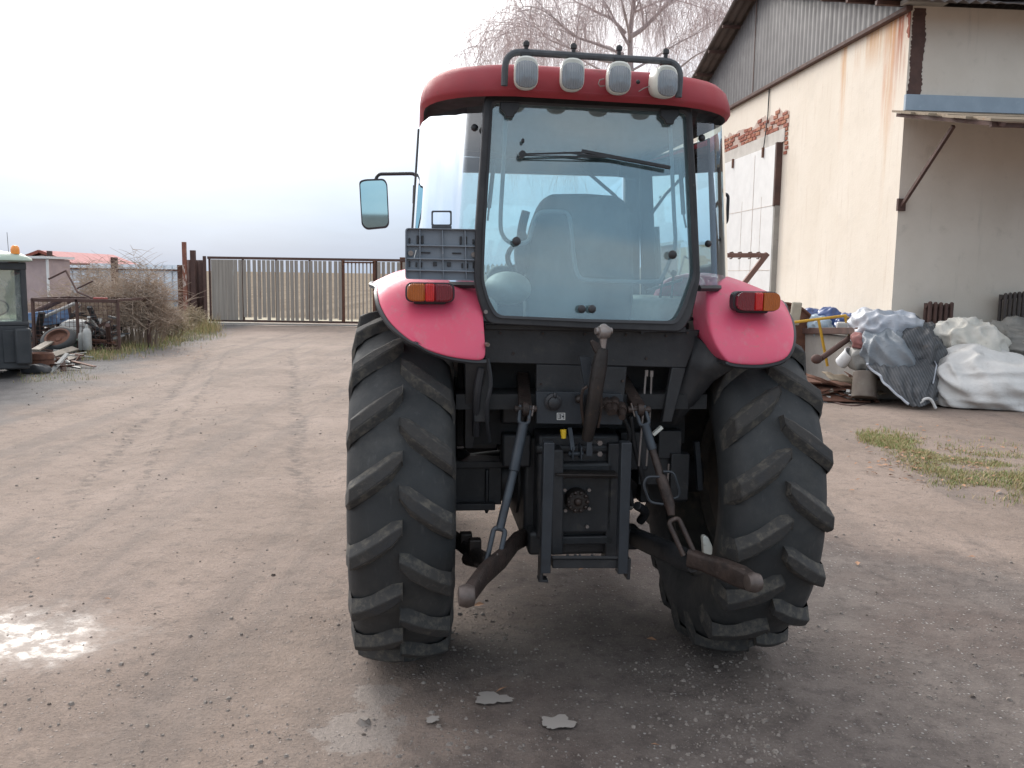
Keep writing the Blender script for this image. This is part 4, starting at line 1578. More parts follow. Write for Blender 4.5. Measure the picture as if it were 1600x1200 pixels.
# lift arms and rods
def fork(mb, a, b_, w_, r_, n_=10):
    """U-shaped clevis opening from b_ towards a"""
    ax_ = (a - b_).normalized()
    sd_ = V((1, 0, 0))
    sd_ = (sd_ - ax_ * sd_.dot(ax_)).normalized()
    pts_ = [a - sd_ * w_, b_ - sd_ * w_ + ax_ * w_ * .4, b_ - sd_ * w_ * .6, b_ + sd_ * w_ * .6, b_ + sd_ * w_ + ax_ * w_ * .4, a + sd_ * w_]
    mb.tube(round_poly(pts_, w_ * .6, 3, closed=False), r_, n_)


lr = MB()
t0, t1, t2 = T(818, 662, -.56), T(803, 735, -.60), T(781, 826, -.68)
lr.tube([t0, t0.lerp(t1, .04), t1, t1.lerp(t2, .02), t2], [.017, .020, .021, .0165, .0165], 12)
fork(lr, T(821, 634, -.54), t0, .019, .008)
fork(lr, T(768, 885, -.73), t2, .022, .010)
lro = part(lr, 'lift_rod', M['steel'], smooth=40)
lr = MB()
c = T(821, 639, -.54)
lr.cyl(c + V((-.042, 0, .0)), c + V((.045, 0, 0)), .013, seg=10)
lr.cyl(c + V((-.012, 0, 0)), c + V((.012, 0, 0)), .028, seg=16)
lr.beam(c + V((0, 0, 0)), c + V((.02, .28, .10)), .05, .03, (1, 0, 0))
part(lr, 'lift_arm', M['worn'], bevel=.003)
lr = MB()
lr.cyl(T(834, 634, -.55), T(831, 650, -.55), .003, seg=6)
lr.cyl(T(777, 865, -.77), T(775, 897, -.77), .0025, seg=6)
part(lr, 'linch_pin', M['bright'], parent=lro, pieces=.003)

lr = MB()
t0, t1, t2 = T(1008, 664, -.56), T(1019, 702, -.58), T(1047, 790, -.66)
lr.tube([t0, t1], [.018, .019], 12)
fork(lr, T(999, 636, -.54), t0, .019, .008)
rro = part(lr, 'lift_rod', M['steel'], smooth=40)
lr = MB()
tA = t1.lerp(t2, .45)
lr.tube([t1, tA, tA.lerp(t2, .1), t2, T(1049, 805, -.67)], [.015, .016, .023, .021, .014], 12)
fork(lr, T(1076, 865, -.73), T(1052, 812, -.68), .022, .010)
part(lr, 'rod_screw', M['worn'], parent=rro, smooth=40)
lr = MB()
lr.tube(round_poly([T(u, v, -.68) for u, v in ((1030, 745), (1010, 745), (1005, 758), (1015, 785), (1036, 788))], .02, 4, closed=False), .0055, 6)
lr.tube(round_poly([T(u, v, -.63) for u, v in ((1036, 737), (1052, 737), (1062, 768), (1060, 777), (1048, 780))], .02, 4, closed=False), .0055, 6)
part(lr, 'crank_handle', M['panel'], parent=rro, pieces=0)
lr = MB()
c = T(1000, 640, -.54)
lr.cyl(c + V((-.05, 0, .0)), c + V((.042, 0, 0)), .013, seg=10)
lr.cyl(c + V((-.012, 0, 0)), c + V((.012, 0, 0)), .026, seg=16)
lr.beam(c, c + V((-.02, .28, .10)), .05, .03, (1, 0, 0))
part(lr, 'lift_arm', M['worn'], bevel=.003)
lr = MB()
lr.cyl(T(986, 630, -.55), T(992, 651, -.55), .003, seg=6)
part(lr, 'linch_pin', M['bright'], parent=rro)


def arm(mb, pts_, wd, ht):
    """flat bar swept through pts_: wd across (x), ht in its own plane"""
    pts_ = [V(p) for p in pts_]
    rows_ = []
    for i, p in enumerate(pts_):
        t = (pts_[min(i + 1, len(pts_) - 1)] - pts_[max(0, i - 1)]).normalized()
        n_ = V((0, 0, 1)) - t * t.z
        n_.normalize()
        s_ = t.cross(n_)
        w_, h_ = wd[i] / 2, ht[i] / 2
        rows_.append([p + s_ * a * w_ + n_ * b_ * h_ for a, b_ in ((-1, -.7), (-.6, -1), (.6, -1), (1, -.7), (1, .7), (.6, 1), (-.6, 1), (-1, .7))])
    mb.grid(rows_, True)
    mb.add(rows_[0], [tuple(range(8))[::-1]])
    mb.add(rows_[-1], [tuple(range(8))])


ll = MB()
arm(ll, [T(826, 836, -.22), T(806, 846, -.42), T(785, 872, -.70), T(755, 898, -.86), T(735, 925, -.97), T(730, 932, -1.0)], [.05, .036, .034, .036, .042, .034], [.07, .075, .08, .082, .07, .05])
llo = part(ll, 'lower_link', M['worn'], bevel=.004, smooth=50)
ll = MB()
c = T(729, 931, -.99)
ll.lathe([(-.03, .02), (-.026, .034), (0, .042), (.026, .034), (.03, .02)], c, (1, 0, 0), 18)
part(ll, 'ball_end', M['dull'], parent=llo, smooth=50)
ll = MB()
ll.box(T(833, 836, -.22), (.07, .10, .10))
ll.box(T(985, 838, -.22), (.07, .10, .10))
part(ll, 'link_mount', M['black'], bevel=.02, seg=3, pieces=.003)
ll = MB()
arm(ll, [T(985, 836, -.22), T(1030, 856, -.45), T(1066, 872, -.66), T(1084, 879, -.73)], [.06, .05, .05, .05], [.075, .085, .085, .075])
rlo = part(ll, 'lower_link', M['black'], bevel=.004, smooth=50)
ll = MB()
arm(ll, [T(1078, 872, -.72), T(1100, 879, -.77), T(1128, 889, -.84), T(1160, 902, -.93), T(1183, 913, -1.0)], [.045, .045, .046, .05, .04], [.075, .066, .078, .082, .06])
part(ll, 'link_end', M['worn'], parent=rlo, bevel=.005, smooth=50)
ll = MB()
ll.lathe([(-.028, .018), (-.024, .030), (0, .037), (.024, .030), (.028, .018)], T(1177, 910, -.99), (1, .1, 0), 18)
part(ll, 'ball_end', M['dull'], parent=rlo, smooth=50)
ll = MB()
ll.prism(round_poly([T(u, v, -.55) for u, v in ((1098, 838), (1106, 838), (1114, 855), (1113, 868), (1100, 868))], .012), (0, .03, 0))
part(ll, 'stabiliser_guard', M['lamphouse'], bevel=.004)
st_ = MB()
arm(st_, [T(690, 830, -.12), T(722, 850, -.30), T(745, 868, -.46), T(762, 876, -.62)], [.05, .05, .045, .04], [.07, .06, .06, .05])
for u, v, ly in ((728, 852, -.33), (742, 862, -.43)):
    st_.box(T(u, v, ly) + V((0, 0, .02)), (.05, .05, .07))
st_.cyl(T(730, 872, -.4), T(748, 880, -.48), .03, .02, 10)
part(st_, 'stabiliser', M['greasy'], bevel=.006, pieces=.02)
# push rods and little hardware on the right
pr = MB()
pr.tube([T(1009, 585, -.42), T(1005, 640, -.43), T(998, 728, -.44)], .0045, 8)
pr.tube([T(1018, 586, -.42), T(1016, 640, -.43), T(1010, 728, -.44)], .0045, 8)
for u, v in ((1010, 583), (1018, 584)):
    pr.box(T(u, v, -.42), (.012, .01, .025))
pr.cyl(T(1045, 725, -.46), T(1043, 760, -.46), .004, seg=6)
part(pr, 'control_rod', M['bright'], pieces=0)
pr = MB()
pr.beam(T(1020, 679, -.50), T(1034, 667, -.50), .022, .012)
part(pr, 'reflector', M['lamphouse'])
pr = MB()
pr.beam(T(1088, 690, -.30), T(1093, 765, -.30), .03, .02)
part(pr, 'brake_bracket', M['panel'])
fb = MB()
for i, (u, v, w_, h_) in enumerate(((800, 640, .10, .10), (805, 700, .12, .14), (985, 700, .12, .16), (1020, 720, .16, .18), (1040, 690, .10, .12), (1055, 740, .08, .2))):
    fb.box(T(u, v, -.24 - .02 * (i % 3)), (w_, .14, h_))
fb.tube(catmull([T(985, 650, -.45), T(990, 690, -.42), T(1000, 730, -.40), T(1010, 770, -.36)], 4), .012, 8)
fb.tube(catmull([T(975, 655, -.47), T(984, 680, -.44), T(976, 720, -.40), T(988, 790, -.36)], 4), .010, 8)
fb.tube(catmull([T(995, 790, -.36), T(1008, 800, -.3), T(1000, 815, -.26)], 4), .02, 8)
part(fb, 'hydraulic_block', M['black'], bevel=.01, pieces=0)
# ------------------------------------------------------------------ warehouse
WYAW = math.radians(5.15)
WF = Frame((5.72, 13.5, 0), WYAW)
sideP = lambda u, v, x=0.0: WF.hit(u, v, 0, x)
frontP = lambda u, v, y=0.0: WF.hit(u, v, 1, y)
wh = thing('warehouse', 'cream plastered warehouse with grey corrugated gable, rust stains and white metal door', 'warehouse', WF.o, WYAW)
HW = frontP(1420, 8).z
LEN = 15.5
d0 = sideP(1221, 225)
DY0, DZ = d0.y, d0.z
DY1 = DY0 + 4.2

# plaster with rust runs
m, nt, b = new_mat('cream_plaster')
co = nt.coord()
X, Y, Z = nt.xyz(co)
n1 = nt.noise(co, .9, 6, .6)
n2 = nt.noise(co, 6, 7, .65)
col = nt.mixc(nt.step(n1, .3, .7), (.77, .685, .575), (.82, .74, .635))
col = nt.mixc(nt.math('MULTIPLY', nt.step(n2, .55, .75), .35), col, (.62, .55, .47))
streak = nt.noise(nt.coord((6, 6, .35)), 2.2, 5, .6)
col = nt.mixc(nt.math('MULTIPLY', nt.step(streak, .55, .72), .3), col, (.55, .42, .30))
nz = nt.noise(nt.coord((1, 1, .25)), 3.2, 5, .6)


def run(y0, w, zt, ln, amt):
    yy = nt.math('ADD', Y, nt.math('MULTIPLY', nt.math('SUBTRACT', nz, .5), w * 2.2))
    a = nt.math('ABSOLUTE', nt.math('SUBTRACT', yy, y0))
    a = nt.math('SUBTRACT', 1.0, nt.step(a, w * .15, w))
    f = nt.math('MULTIPLY', a, nt.math('MULTIPLY', nt.step(Z, zt - ln, zt - ln * .1), nt.math('SUBTRACT', 1.0, nt.step(Z, zt, zt + .05))))
    f = nt.math('MULTIPLY', f, nt.step(nt.noise(nt.coord((2.5, 2.5, .12)), 6, 5), .25, .6))
    return nt.math('MULTIPLY', f, amt)


on_side = nt.math('SUBTRACT', 1.0, nt.step(X, .02, .03))
r1 = sideP(1321, 60)
r2 = sideP(1394, 60)
for f_, c_ in ((run(r1.y, .13, HW, 2.0, .65), (.62, .31, .10)), (run(r2.y, .24, HW, 2.3, .8), (.58, .21, .05)), (run(r2.y - .28, .24, HW, 1.4, 1.0), (.42, .12, .05)), (run(r2.y + .55, .8, HW, .8, .9), (.60, .34, .16)), (run(r2.y + .02, .1, HW, 3.6, .4), (.62, .38, .18))):
    col = nt.mixc(nt.math('MULTIPLY', f_, on_side), col, c_)
stain = nt.step(nt.noise(nt.coord((1, 1, 1)), 1.1, 6), .56, .75)
col = nt.mixc(nt.math('MULTIPLY', stain, .2), col, (.48, .43, .36))
nt.put(b.inputs['Base Color'], col)
b.inputs['Roughness'].default_value = .9
nt.l.new(nt.bump(nt.math('ADD', nt.noise(co, 45, 5), nt.math('MULTIPLY', n2, 2)), .25, .01), b.inputs['Normal'])
M['plaster'] = m
m2, nt, b = new_mat('grey_plaster')
co = nt.coord()
n1 = nt.noise(co, 1.1, 6, .6)
col = nt.mixc(nt.step(n1, .3, .7), (.63, .565, .485), (.69, .625, .545))
col = nt.mixc(nt.math('MULTIPLY', nt.step(nt.noise(co, 3.5, 7, .65), .55, .75), .4), col, (.42, .385, .33))
col = nt.mixc(nt.math('MULTIPLY', nt.step(nt.noise(nt.coord((4, 4, .4)), 1.6, 5), .58, .75), .35), col, (.38, .36, .31))
nt.put(b.inputs['Base Color'], col)
b.inputs['Roughness'].default_value = .92
nt.l.new(nt.bump(nt.noise(co, 40, 6), .25, .01), b.inputs['Normal'])
M['plaster2'] = m2
M['corr'] = mat('corrugated_sheet', (.105, .099, .102), (.085, .08, .083), 1.4, .55, metal=.15, layers=[((.14, .12, .115), 2.5, .6, .8, (1, 1, .25)), ((.3, .28, .28), 6, .64, .8, (1, 1, .2))], bump=(.05, 20))
M['roofsheet'] = mat('roof_sheet', (.10, .085, .08), (.145, .12, .11), 2, .7, layers=[((.06, .045, .04), 3, .55, .75)], bump=(.1, 20))
M['rust'] = mat('rusty_iron', (.10, .045, .03), (.16, .07, .042), 8, .8, metal=.1, layers=[((.05, .03, .026), 5, .55, .75), ((.26, .12, .06), 14, .62, .8)], bump=(.3, 40))
M['rustdk'] = mat('dark_rust', (.075, .042, .036), (.11, .06, .048), 5, .8, layers=[((.04, .028, .026), 3, .55, .75)], bump=(.2, 40))
M['brick1'] = mat('brick_red', (.36, .12, .075), (.28, .085, .055), 9, .85, bump=(.3, 40))
M['brick2'] = mat('brick_orange', (.45, .19, .11), (.36, .14, .085), 9, .85, bump=(.3, 40))
M['mortar'] = mat('lime_mortar', (.58, .46, .40), (.46, .34, .28), 6, .9, bump=(.4, 30))
M['conc'] = mat('concrete', (.36, .34, .31), (.28, .265, .245), 3, .9, layers=[((.2, .18, .16), 5, .58, .78)], bump=(.25, 40))
M['doorw'] = mat('white_door_paint', (.80, .79, .77), (.73, .72, .70), 3, .6, layers=[((.50, .47, .43), 7, .62, .8, (1, 1, .3)), ((.42, .24, .14), 22, .74, .82)])
M['doorl'] = mat('door_seam', (.62, .58, .54), (.58, .47, .39), 12, .7)
M['bluef'] = mat('blue_fascia_paint', (.30, .37, .44), (.26, .325, .39), 4, .5, layers=[((.38, .45, .52), 9, .6, .8), ((.25, .2, .17), 16, .72, .85)])
M['board'] = mat('weathered_board', (.30, .24, .17), (.22, .17, .12), 7, .8, st=(.3, 3, 3), layers=[((.3, .14, .07), 6, .6, .75), ((.42, .38, .32), 10, .62, .8)], bump=(.3, 30))

sw_ = MB()
TH = .32
for y0, y1, z0, z1 in ((0, DY0, 0, HW), (DY0, DY1, DZ, HW), (DY1, LEN, 0, HW)):
    sw_.box((TH / 2, (y0 + y1) / 2, (z0 + z1) / 2), (TH, y1 - y0, z1 - z0))
part2 = lambda mb, name, m, **kw: mb.build(name, m, parent=kw.pop('parent', wh), **kw)
for k in range(0, len(sw_.f), 6):
    if k == 0:
        sw_.m[2] = 1
part2(sw_, 'side_wall', [M['plaster'], M['plaster2']])
fwl = MB()
fwl.box((TH + 4.9, TH / 2 + .001, HW / 2), (9.8, TH, HW))
part2(fwl, 'front_wall', M['plaster2'])
bk = MB()
bk.box((TH + 9.8 - .15, LEN / 2 + TH, HW / 2), (.3, LEN - 2 * TH, HW))
bk.box((TH + 4.9, LEN - TH / 2, HW / 2), (9.8, TH, HW))
part2(bk, 'rear_wall', M['plaster2'])

# gable cladding and roof
P1, P2 = sideP(1088, 118, -.40), sideP(1153, 0, -.40)
SL = (P2.z - P1.z) / (P1.y - P2.y)
zr = lambda y: P1.z + (P1.y - y) * SL
EY = P1.y + (P1.z - HW) / SL           # far eave where the slope meets wall-top height
RY = EY / 2 - .1                        # ridge
zroof = lambda y: zr(y) if y > RY else zr(2 * RY - y)
rows_ = []
ny = int((EY + .1) / .045)
top, botm = [], []
for i in range(ny + 1):
    y = -.05 + (EY + .05) * i / ny
    xo = -.05 + .011 * math.cos(2 * math.pi * y / .18)
    top.append(V((xo, y, max(HW + .02, zroof(y) - .10))))
    botm.append(V((xo, y, HW - .02)))
cl_ = MB().grid([botm, top])
clad = part2(cl_, 'gable_cladding', M['corr'], smooth=60)
sm_ = MB()
sy = sideP(1180, 60, -.07).y
sm_.beam((-.072, sy, HW), (-.072, sy, zroof(sy) - .1), .03, .012, (0, 1, 0))
part2(sm_, 'cladding_seam', M['rustdk'], parent=clad)
lg_ = MB()
lg_.box((-.05, EY / 2, HW - .05), (.10, EY + .1, .07))
part2(lg_, 'cladding_ledge', M['rustdk'], bevel=.008)
rf = MB()
for side_ in (0, 1):
    a0, a1 = ((EY + .55), RY) if side_ == 0 else (-.75, RY)
    n_ = 120
    for dz in (0, .035):
        pass
    xs = [-.47 + .0425 * i for i in range(int(10.9 / .0425) + 1)] if side_ == 0 else [-.47 + .09 * i for i in range(int(10.9 / .09) + 1)]
    rows2 = []
    for k in range(8):
        y = a0 + (a1 - a0) * k / 7
        rows2.append([V((x, y, zroof(y) + .03 + .028 * math.cos(2 * math.pi * x / .17) + (.02 if k % 2 else 0))) for x in xs])
    rf.grid(rows2)
roof_w = part2(rf, 'warehouse_roof', M['roofsheet'], solid=.012, smooth=70)
pg = MB()
for k in range(7):
    y = RY + (EY + .4 - RY) * (k + .2) / 7
    pg.box((-.20, y, zroof(y) - .055), (.50, .07, .06))
    y2 = 2 * RY - y
    pg.box((-.20, y2, zroof(y2) - .055), (.50, .07, .06))
part2(pg, 'purlin_end', M['rustdk'], parent=roof_w, pieces=.01)
eb = MB()
eb.box((4.9, -.40, HW + .12), (10.4, .70, .05))
eb.box((4.9, -.74, HW + .17), (10.4, .06, .14))
part2(eb, 'eave_soffit', M['rustdk'])
cb = MB()
p = frontP(1428, 4)
cb.box((.16, -.06, HW + .03), (.62, .22, .07))
part2(cb, 'corner_slab', M['conc'], bevel=.01)

# exposed brown corner strip with ragged plaster edge
rnd = random.Random(4)
cs = MB()
zt, zb = frontP(1420, 12).z, frontP(1412, 147).z
xl, xr = .03, .235
L_, Rr_ = [], []
for k in range(61):
    z_ = zb + (zt - zb) * k / 60
    L_.append(V((xl + .045 * noise.noise(V((z_ * 2.2, 1, 0))) + rnd.uniform(-.012, .012), -.006, z_)))
    Rr_.append(V((xr + .035 * noise.noise(V((z_ * 2.6, 5, 0))) + rnd.uniform(-.012, .012), -.006, z_)))
cs.prism(L_ + Rr_[::-1], (0, .02, 0))
part2(cs, 'exposed_corner', M['rustdk'], smooth=0)
cs = MB()
L_, Rr_ = [], []
for k in range(15):
    z_ = zb + .8 + (zt - zb - .8) * k / 14
    Rr_.append(V((-.006, .0, z_)))
    L_.append(V((-.006, .05 + .05 * k / 14 + rnd.uniform(-.03, .03), z_)))
cs.prism(L_ + Rr_[::-1], (.01, 0, 0))
part2(cs, 'exposed_corner_side', M['brick1'], smooth=0)

# white sheet metal door
dr_ = MB()
dr_.box((-.055, (DY0 + DY1) / 2, DZ / 2 + .02), (.10, DY1 - DY0, DZ - .04))
dr_.slot = 1
dp = dr_
dz1 = sideP(1221, 318, -.1).z
dz2 = sideP(1210, 422, -.1).z
for z_ in (dz1, dz2):
    dp.box((-.108, (DY0 + DY1) / 2, z_), (.008, DY1 - DY0 - .06, .012))
for u in (1177,):
    y = sideP(u, 300, -.11).y
    dp.box((-.108, y, DZ / 2), (.008, .014, DZ - .15))
for y in (sideP(1190, 300, -.11).y, sideP(1160, 300, -.11).y):
    dp.box((-.107, y, DZ * .6), (.006, .012, DZ * .35))
door = part2(dr_, 'metal_door', [M['doorw'], M['doorl']], bevel=.006)
dh = MB()
for u, v in ((1192, 240), (1145, 259)):
    q = sideP(u, v, -.12)
    dh.box((-.12, q.y, DZ - .08), (.04, .06, .2))
part2(dh, 'door_hanger', M['rust'], parent=door, pieces=.01)
de = MB()
de.box((-.06, DY0 - .045, (DZ + dz1) / 2), (.13, .085, DZ - dz1 + .05))
part2(de, 'door_jamb', M['rustdk'], bevel=.006)
de = MB()
de.box((-.05, DY0 - .045, dz1 / 2), (.11, .085, dz1))
part2(de, 'door_jamb', M['conc'], bevel=.006)
li = MB()
q0 = sideP(1226, 205, -.012)
li.box((-.012, (DY0 - .15 + DY1) / 2, DZ + .15), (.05, DY1 - DY0 + .3, .26))
part2(li, 'door_lintel', mat('pale_lintel', (.60, .56, .51), (.50, .465, .42), 4, .9, bump=(.2, 30)), bevel=.004)
# plaster fallen off above the lintel: bricks showing
bkm = MB()
by0, by1 = DY0 - .35, DY1 - .2
bz = DZ + .285
cells = []
hmax = lambda y: .34 + .22 * noise.noise(V((y * 1.3, 2, 0))) + .12 * noise.noise(V((y * 5, 7, 0)))
bkm.slot = 0
pol = [V((-.004, by0 + (by1 - by0) * k / 40, bz + max(.05, hmax(by0 + (by1 - by0) * k / 40)) + .02)) for k in range(41)]
bkm.prism([V((-.004, by0, bz))] + pol + [V((-.004, by1, bz))], (.01, 0, 0))
for r_ in range(9):
    z_ = bz + .01 + r_ * .082
    y = by0 - (.14 if r_ % 2 else 0)
    while y < by1:
        if z_ + .03 < bz + hmax(y + .12) and rnd.random() > .2 and y > by0 - .02:
            bkm.slot = 1 + (rnd.random() < .4)
            bkm.box((-.010 - rnd.random() * .008, y + .12 + rnd.uniform(-.02, .02), z_ + .032 + rnd.uniform(-.008, .008)), (.02, .235 * rnd.uniform(.7, 1), .066 * rnd.uniform(.8, 1.08)), (rnd.uniform(-.06, .06), 0, 0))
        y += .245
for r_ in range(6):
    bkm.slot = 1 + (rnd.random() < .5)
    bkm.box((-.012, DY0 - .22 - rnd.random() * .08, DZ + .25 - r_ * .09), (.024, .14, .06))
part2(bkm, 'bare_brick_patch', [M['mortar'], M['brick1'], M['brick2']], bevel=.006, smooth=0)
cab_ = MB()
ya = sideP(1200, 180, -.02).y
cab_.tube([V((-.02, ya, HW - .05)), V((-.025, ya, (HW + DZ) / 2)), V((-.10, ya - .02, DZ - .12))], .012, 6)
part2(cab_, 'wall_cable', M['black'])

# blue fascia and board canopy over the front
z0, z1 = frontP(1405, 172, -.04).z, frontP(1405, 147, -.04).z
bf = MB()
bf.box((4.9, -.035, (z0 + z1) / 2), (9.85, .06, z1 - z0))
part2(bf, 'blue_fascia', M['bluef'], bevel=.004)
xw = frontP(1393, 175, -.07).x


def solve(u, v, x, lo=-4.0, hi=-.05):
    for _ in range(40):
        md = (lo + hi) / 2
        if frontP(u, v, md).x > x:
            hi = md
        else:
            lo = md
    return frontP(u, v, (lo + hi) / 2)


po = solve(1556, 190, xw)
pw = frontP(1393, 176, -.07)
cv = MB()
nb = 9
for k in range(nb):
    t0_, t1_ = k / nb, (k + .96) / nb
    a = V((xw + rnd.uniform(-.05, .05), pw.y, pw.z)).lerp(V((xw + rnd.uniform(-.05, .05), po.y, po.z)), t0_)
    a.x = xw + rnd.uniform(-.06, .06)
    c_ = pw.lerp(po, t1_)
    e_ = V((9.6, 0, 0))
    dz = V((0, 0, .03))
    lift = V((0, 0, rnd.uniform(0, .015)))
    cv.add([a + lift, V((a.x, c_.y, c_.z)) + lift, V((9.6, c_.y, c_.z)) + lift, V((9.6, a.y, a.z)) + lift] + [q + dz + lift for q in (a, V((a.x, c_.y, c_.z)), V((9.6, c_.y, c_.z)), V((9.6, a.y, a.z)))],
           [(3, 2, 1, 0), (4, 5, 6, 7), (0, 1, 5, 4), (1, 2, 6, 5), (2, 3, 7, 6), (3, 0, 4, 7)])
canopy = part2(cv, 'board_canopy', M['board'])
cv = MB()
for x in (xw + .10, 3.2, 6.4):
    cv.beam(V((x, pw.y, pw.z - .03)), V((x, po.y, po.z - .03)), .05, .05, (1, 0, 0))
cv.beam(V((xw, po.y + .1, po.z - .02)), V((9.6, po.y + .1, po.z - .02)), .05, .05)
part2(cv, 'canopy_rafters', M['rustdk'], parent=canopy)
sb_ = frontP(1409, 322, -.05)
st1 = solve(1490, 197, sb_.x + .03)
for dx in (0, 4.2):
    s_ = MB()
    s_.beam(sb_ + V((dx, 0, 0)), st1 + V((dx, 0, 0)), .045, .045, (1, 0, 0))
    s_.box(sb_ + V((dx, .02, .02)), (.12, .05, .18))
    part2(s_, 'canopy_strut', M['rustdk'], parent=canopy)

# ------------------------------------------------------------------ gate and fence
M['galv'] = mat('weathered_grey_slat', (.355, .32, .28), (.25, .222, .195), 2.5, .75, st=(7, 1, .2), metal=.0, layers=[((.22, .15, .12), 5, .6, .75, (1, 1, .2)), ((.46, .44, .42), 7, .6, .8, (1, 1, .3))], bump=(.1, 30))
M['galv2'] = mat('bluish_corrugated_sheet', (.62, .67, .72), (.52, .575, .63), 1.6, .6, layers=[((.28, .27, .27), 3, .62, .8, (1, 1, .2))])
gaY = 28.4
gl0, gr0 = W(327, 508, gaY), W(636, 511, gaY)
gate = thing('sliding_gate', 'long sliding yard gate of grey upright slats in a rusty frame', 'gate', (gl0.x, gaY, 0))
gz0 = max(.05, W(480, 508, gaY).z)
gz1 = W(480, 403, gaY).z
GWd = gr0.x - gl0.x
gf = MB()
gf.box((GWd / 2, 0, gz1 - .035), (GWd, .07, .08))
gf.box((GWd / 2, 0, .13), (GWd, .07, .07))
for u in (328, 380, 432, 484, 535, 588, 634):
    x = W(u, 450, gaY).x - gl0.x
    gf.box((x, .02, (gz1 + .13) / 2), (.06, .05, gz1 - .13))
part3 = lambda mb, name, m, par, **kw: mb.build(name, m, parent=par, **kw)
gfr = part3(gf, 'gate_frame', M['rustdk'], gate, bevel=.005)
gs_ = MB()
rnd = random.Random(9)
x = .12
while x < GWd - .05:
    u_ = 327 + (x / GWd) * 309
    wide = u_ < 362
    wicket = 537 < u_ < 588
    w_ = .235 if wide else (.045 if wicket else .105)
    gap = .006 if wide else (.075 if wicket else rnd.choice((.035, .045, .055, .07)))
    z_b = .15 + (0 if wide else rnd.choice((0, 0, 0, 0, .05, .10)))
    gs_.box((x + w_ / 2, -.045 if not wicket else -.01, (z_b + gz1 - .09) / 2), (w_, .022, gz1 - .09 - z_b), (0, rnd.uniform(-.004, .004), 0))
    x += w_ + gap
part3(gs_, 'gate_slats', M['galv'], gate, bevel=.003)
wk = MB()
xa, xb = W(537, 450, gaY).x - gl0.x, W(585, 450, gaY).x - gl0.x
wk.box(((xa + xb) / 2, -.04, gz1 - .12), (xb - xa, .05, .05))
wk.box((xa, -.04, (gz1 + .1) / 2), (.08, .05, gz1 - .2))
wk.box((xb, -.04, (gz1 + .1) / 2), (.09, .05, gz1 - .2))
part3(wk, 'wicket_frame', M['rust'], gate, bevel=.004)
gk = MB()
gk.box((GWd / 2, 0, .035), (GWd + 1, .12, .05))
tag(gk.build('gate_rail', M['conc'], origin=None), 'pale ground rail running under the sliding gate', 'rail').location = (gl0.x + GWd / 2, gaY, .012)


def post(name, u0, u1, v1, y, m, label, cat='post', v0=None, cap=False):
    a, b_ = W(u0, v1, y), W(u1, v1, y)
    mb = MB()
    w_ = b_.x - a.x
    mb.box(((a.x + b_.x) / 2, y, a.z / 2 - .05), (w_, w_ * .9, a.z + .1))
    return tag(mb.build(name, m, bevel=.008), label, cat, 'posts along the yard fence')


M['peel'] = mat('peeling_paint_iron', (.20, .075, .05), (.28, .11, .07), 5, .75, layers=[((.58, .5, .44), 4.5, .54, .6, (3, 3, .8)), ((.09, .045, .035), 6, .6, .75)], bump=(.3, 30))
post('gate_post', 284.5, 290.5, 378, 28.2, M['peel'], 'tall rusty post with peeling white paint left of the gate')
post('gate_post', 297.5, 305, 391, 28.3, M['rustdk'], 'dark brown post standing in front of the brown fence sheet')
post('gate_post', 317, 321.5, 400, 28.35, M['rustdk'], 'slim brown post at the left end of the sliding gate')
post('gate_post', 625, 634, 402, 28.6, M['rust'], 'red brown latch post at the right end of the gate')
post('fence_post', 74, 80.5, 392, 29.6, M['rustdk'], 'brown fence post in front of the red roofed house')
post('fence_post', 174, 182.5, 402, 29.6, M['rustdk'], 'dark fence post rising out of the twiggy bush')
a, b_ = W(292, 406, 28.45), W(318, 408, 28.45)
mb = MB()
xs = [a.x + (b_.x - a.x) * i / 40 for i in range(41)]
mb.grid([[V((x, 28.45 + .02 * math.cos(x * 40), 0)) for x in xs], [V((x, 28.45 + .02 * math.cos(x * 40), a.z)) for x in xs]])
tag(mb.build('fence_sheet', M['rustdk'], solid=.01), 'dark brown corrugated sheet closing the gap beside the gate', 'fence panel')
a, b_ = W(277, 414, 28.6), W(286, 414, 28.6)
tag(MB().box(((a.x + b_.x) / 2, 28.6, a.z / 2), (b_.x - a.x, .05, a.z)).build('fence_sheet', M['rust'], bevel=.004), 'narrow rust red sheet left of the peeling post', 'fence panel')
a, b_ = W(321, 425, 28.75), W(331, 425, 28.75)

# corrugated fence left of the gate
fY = 29.8
a, b_ = W(62, 411, fY), W(279, 410, fY)
fen = thing('corrugated_fence', 'pale bluish corrugated sheet fence with rusty rails behind the bushes', 'fence', (a.x, fY, 0))
fw_d = b_.x - a.x
mb = MB()
x = 0
rnd = random.Random(2)
while x < fw_d:
    w_ = min(.83, fw_d - x)
    zt = a.z + rnd.uniform(-.05, .03)
    n_ = 60
    xs = [x + w_ * i / n_ for i in range(n_ + 1)]
    yo = rnd.uniform(-.012, .012)
    f_ = lambda q: .08 * (1 if (q % .2767) > .225 else 0)
    mb.grid([[V((q, yo + f_(q), .05)) for q in xs], [V((q, yo + f_(q), zt)) for q in xs]])
    x += w_ + .004
part3(mb, 'fence_sheets', M['galv2'], fen, solid=.006, smooth=20)
mb = MB()
for v in (421, 469):
    z_ = W(200, v, fY).z
    mb.box((fw_d / 2, -.04, z_), (fw_d, .05, .05))
part3(mb, 'fence_rails', M['rust'], fen)
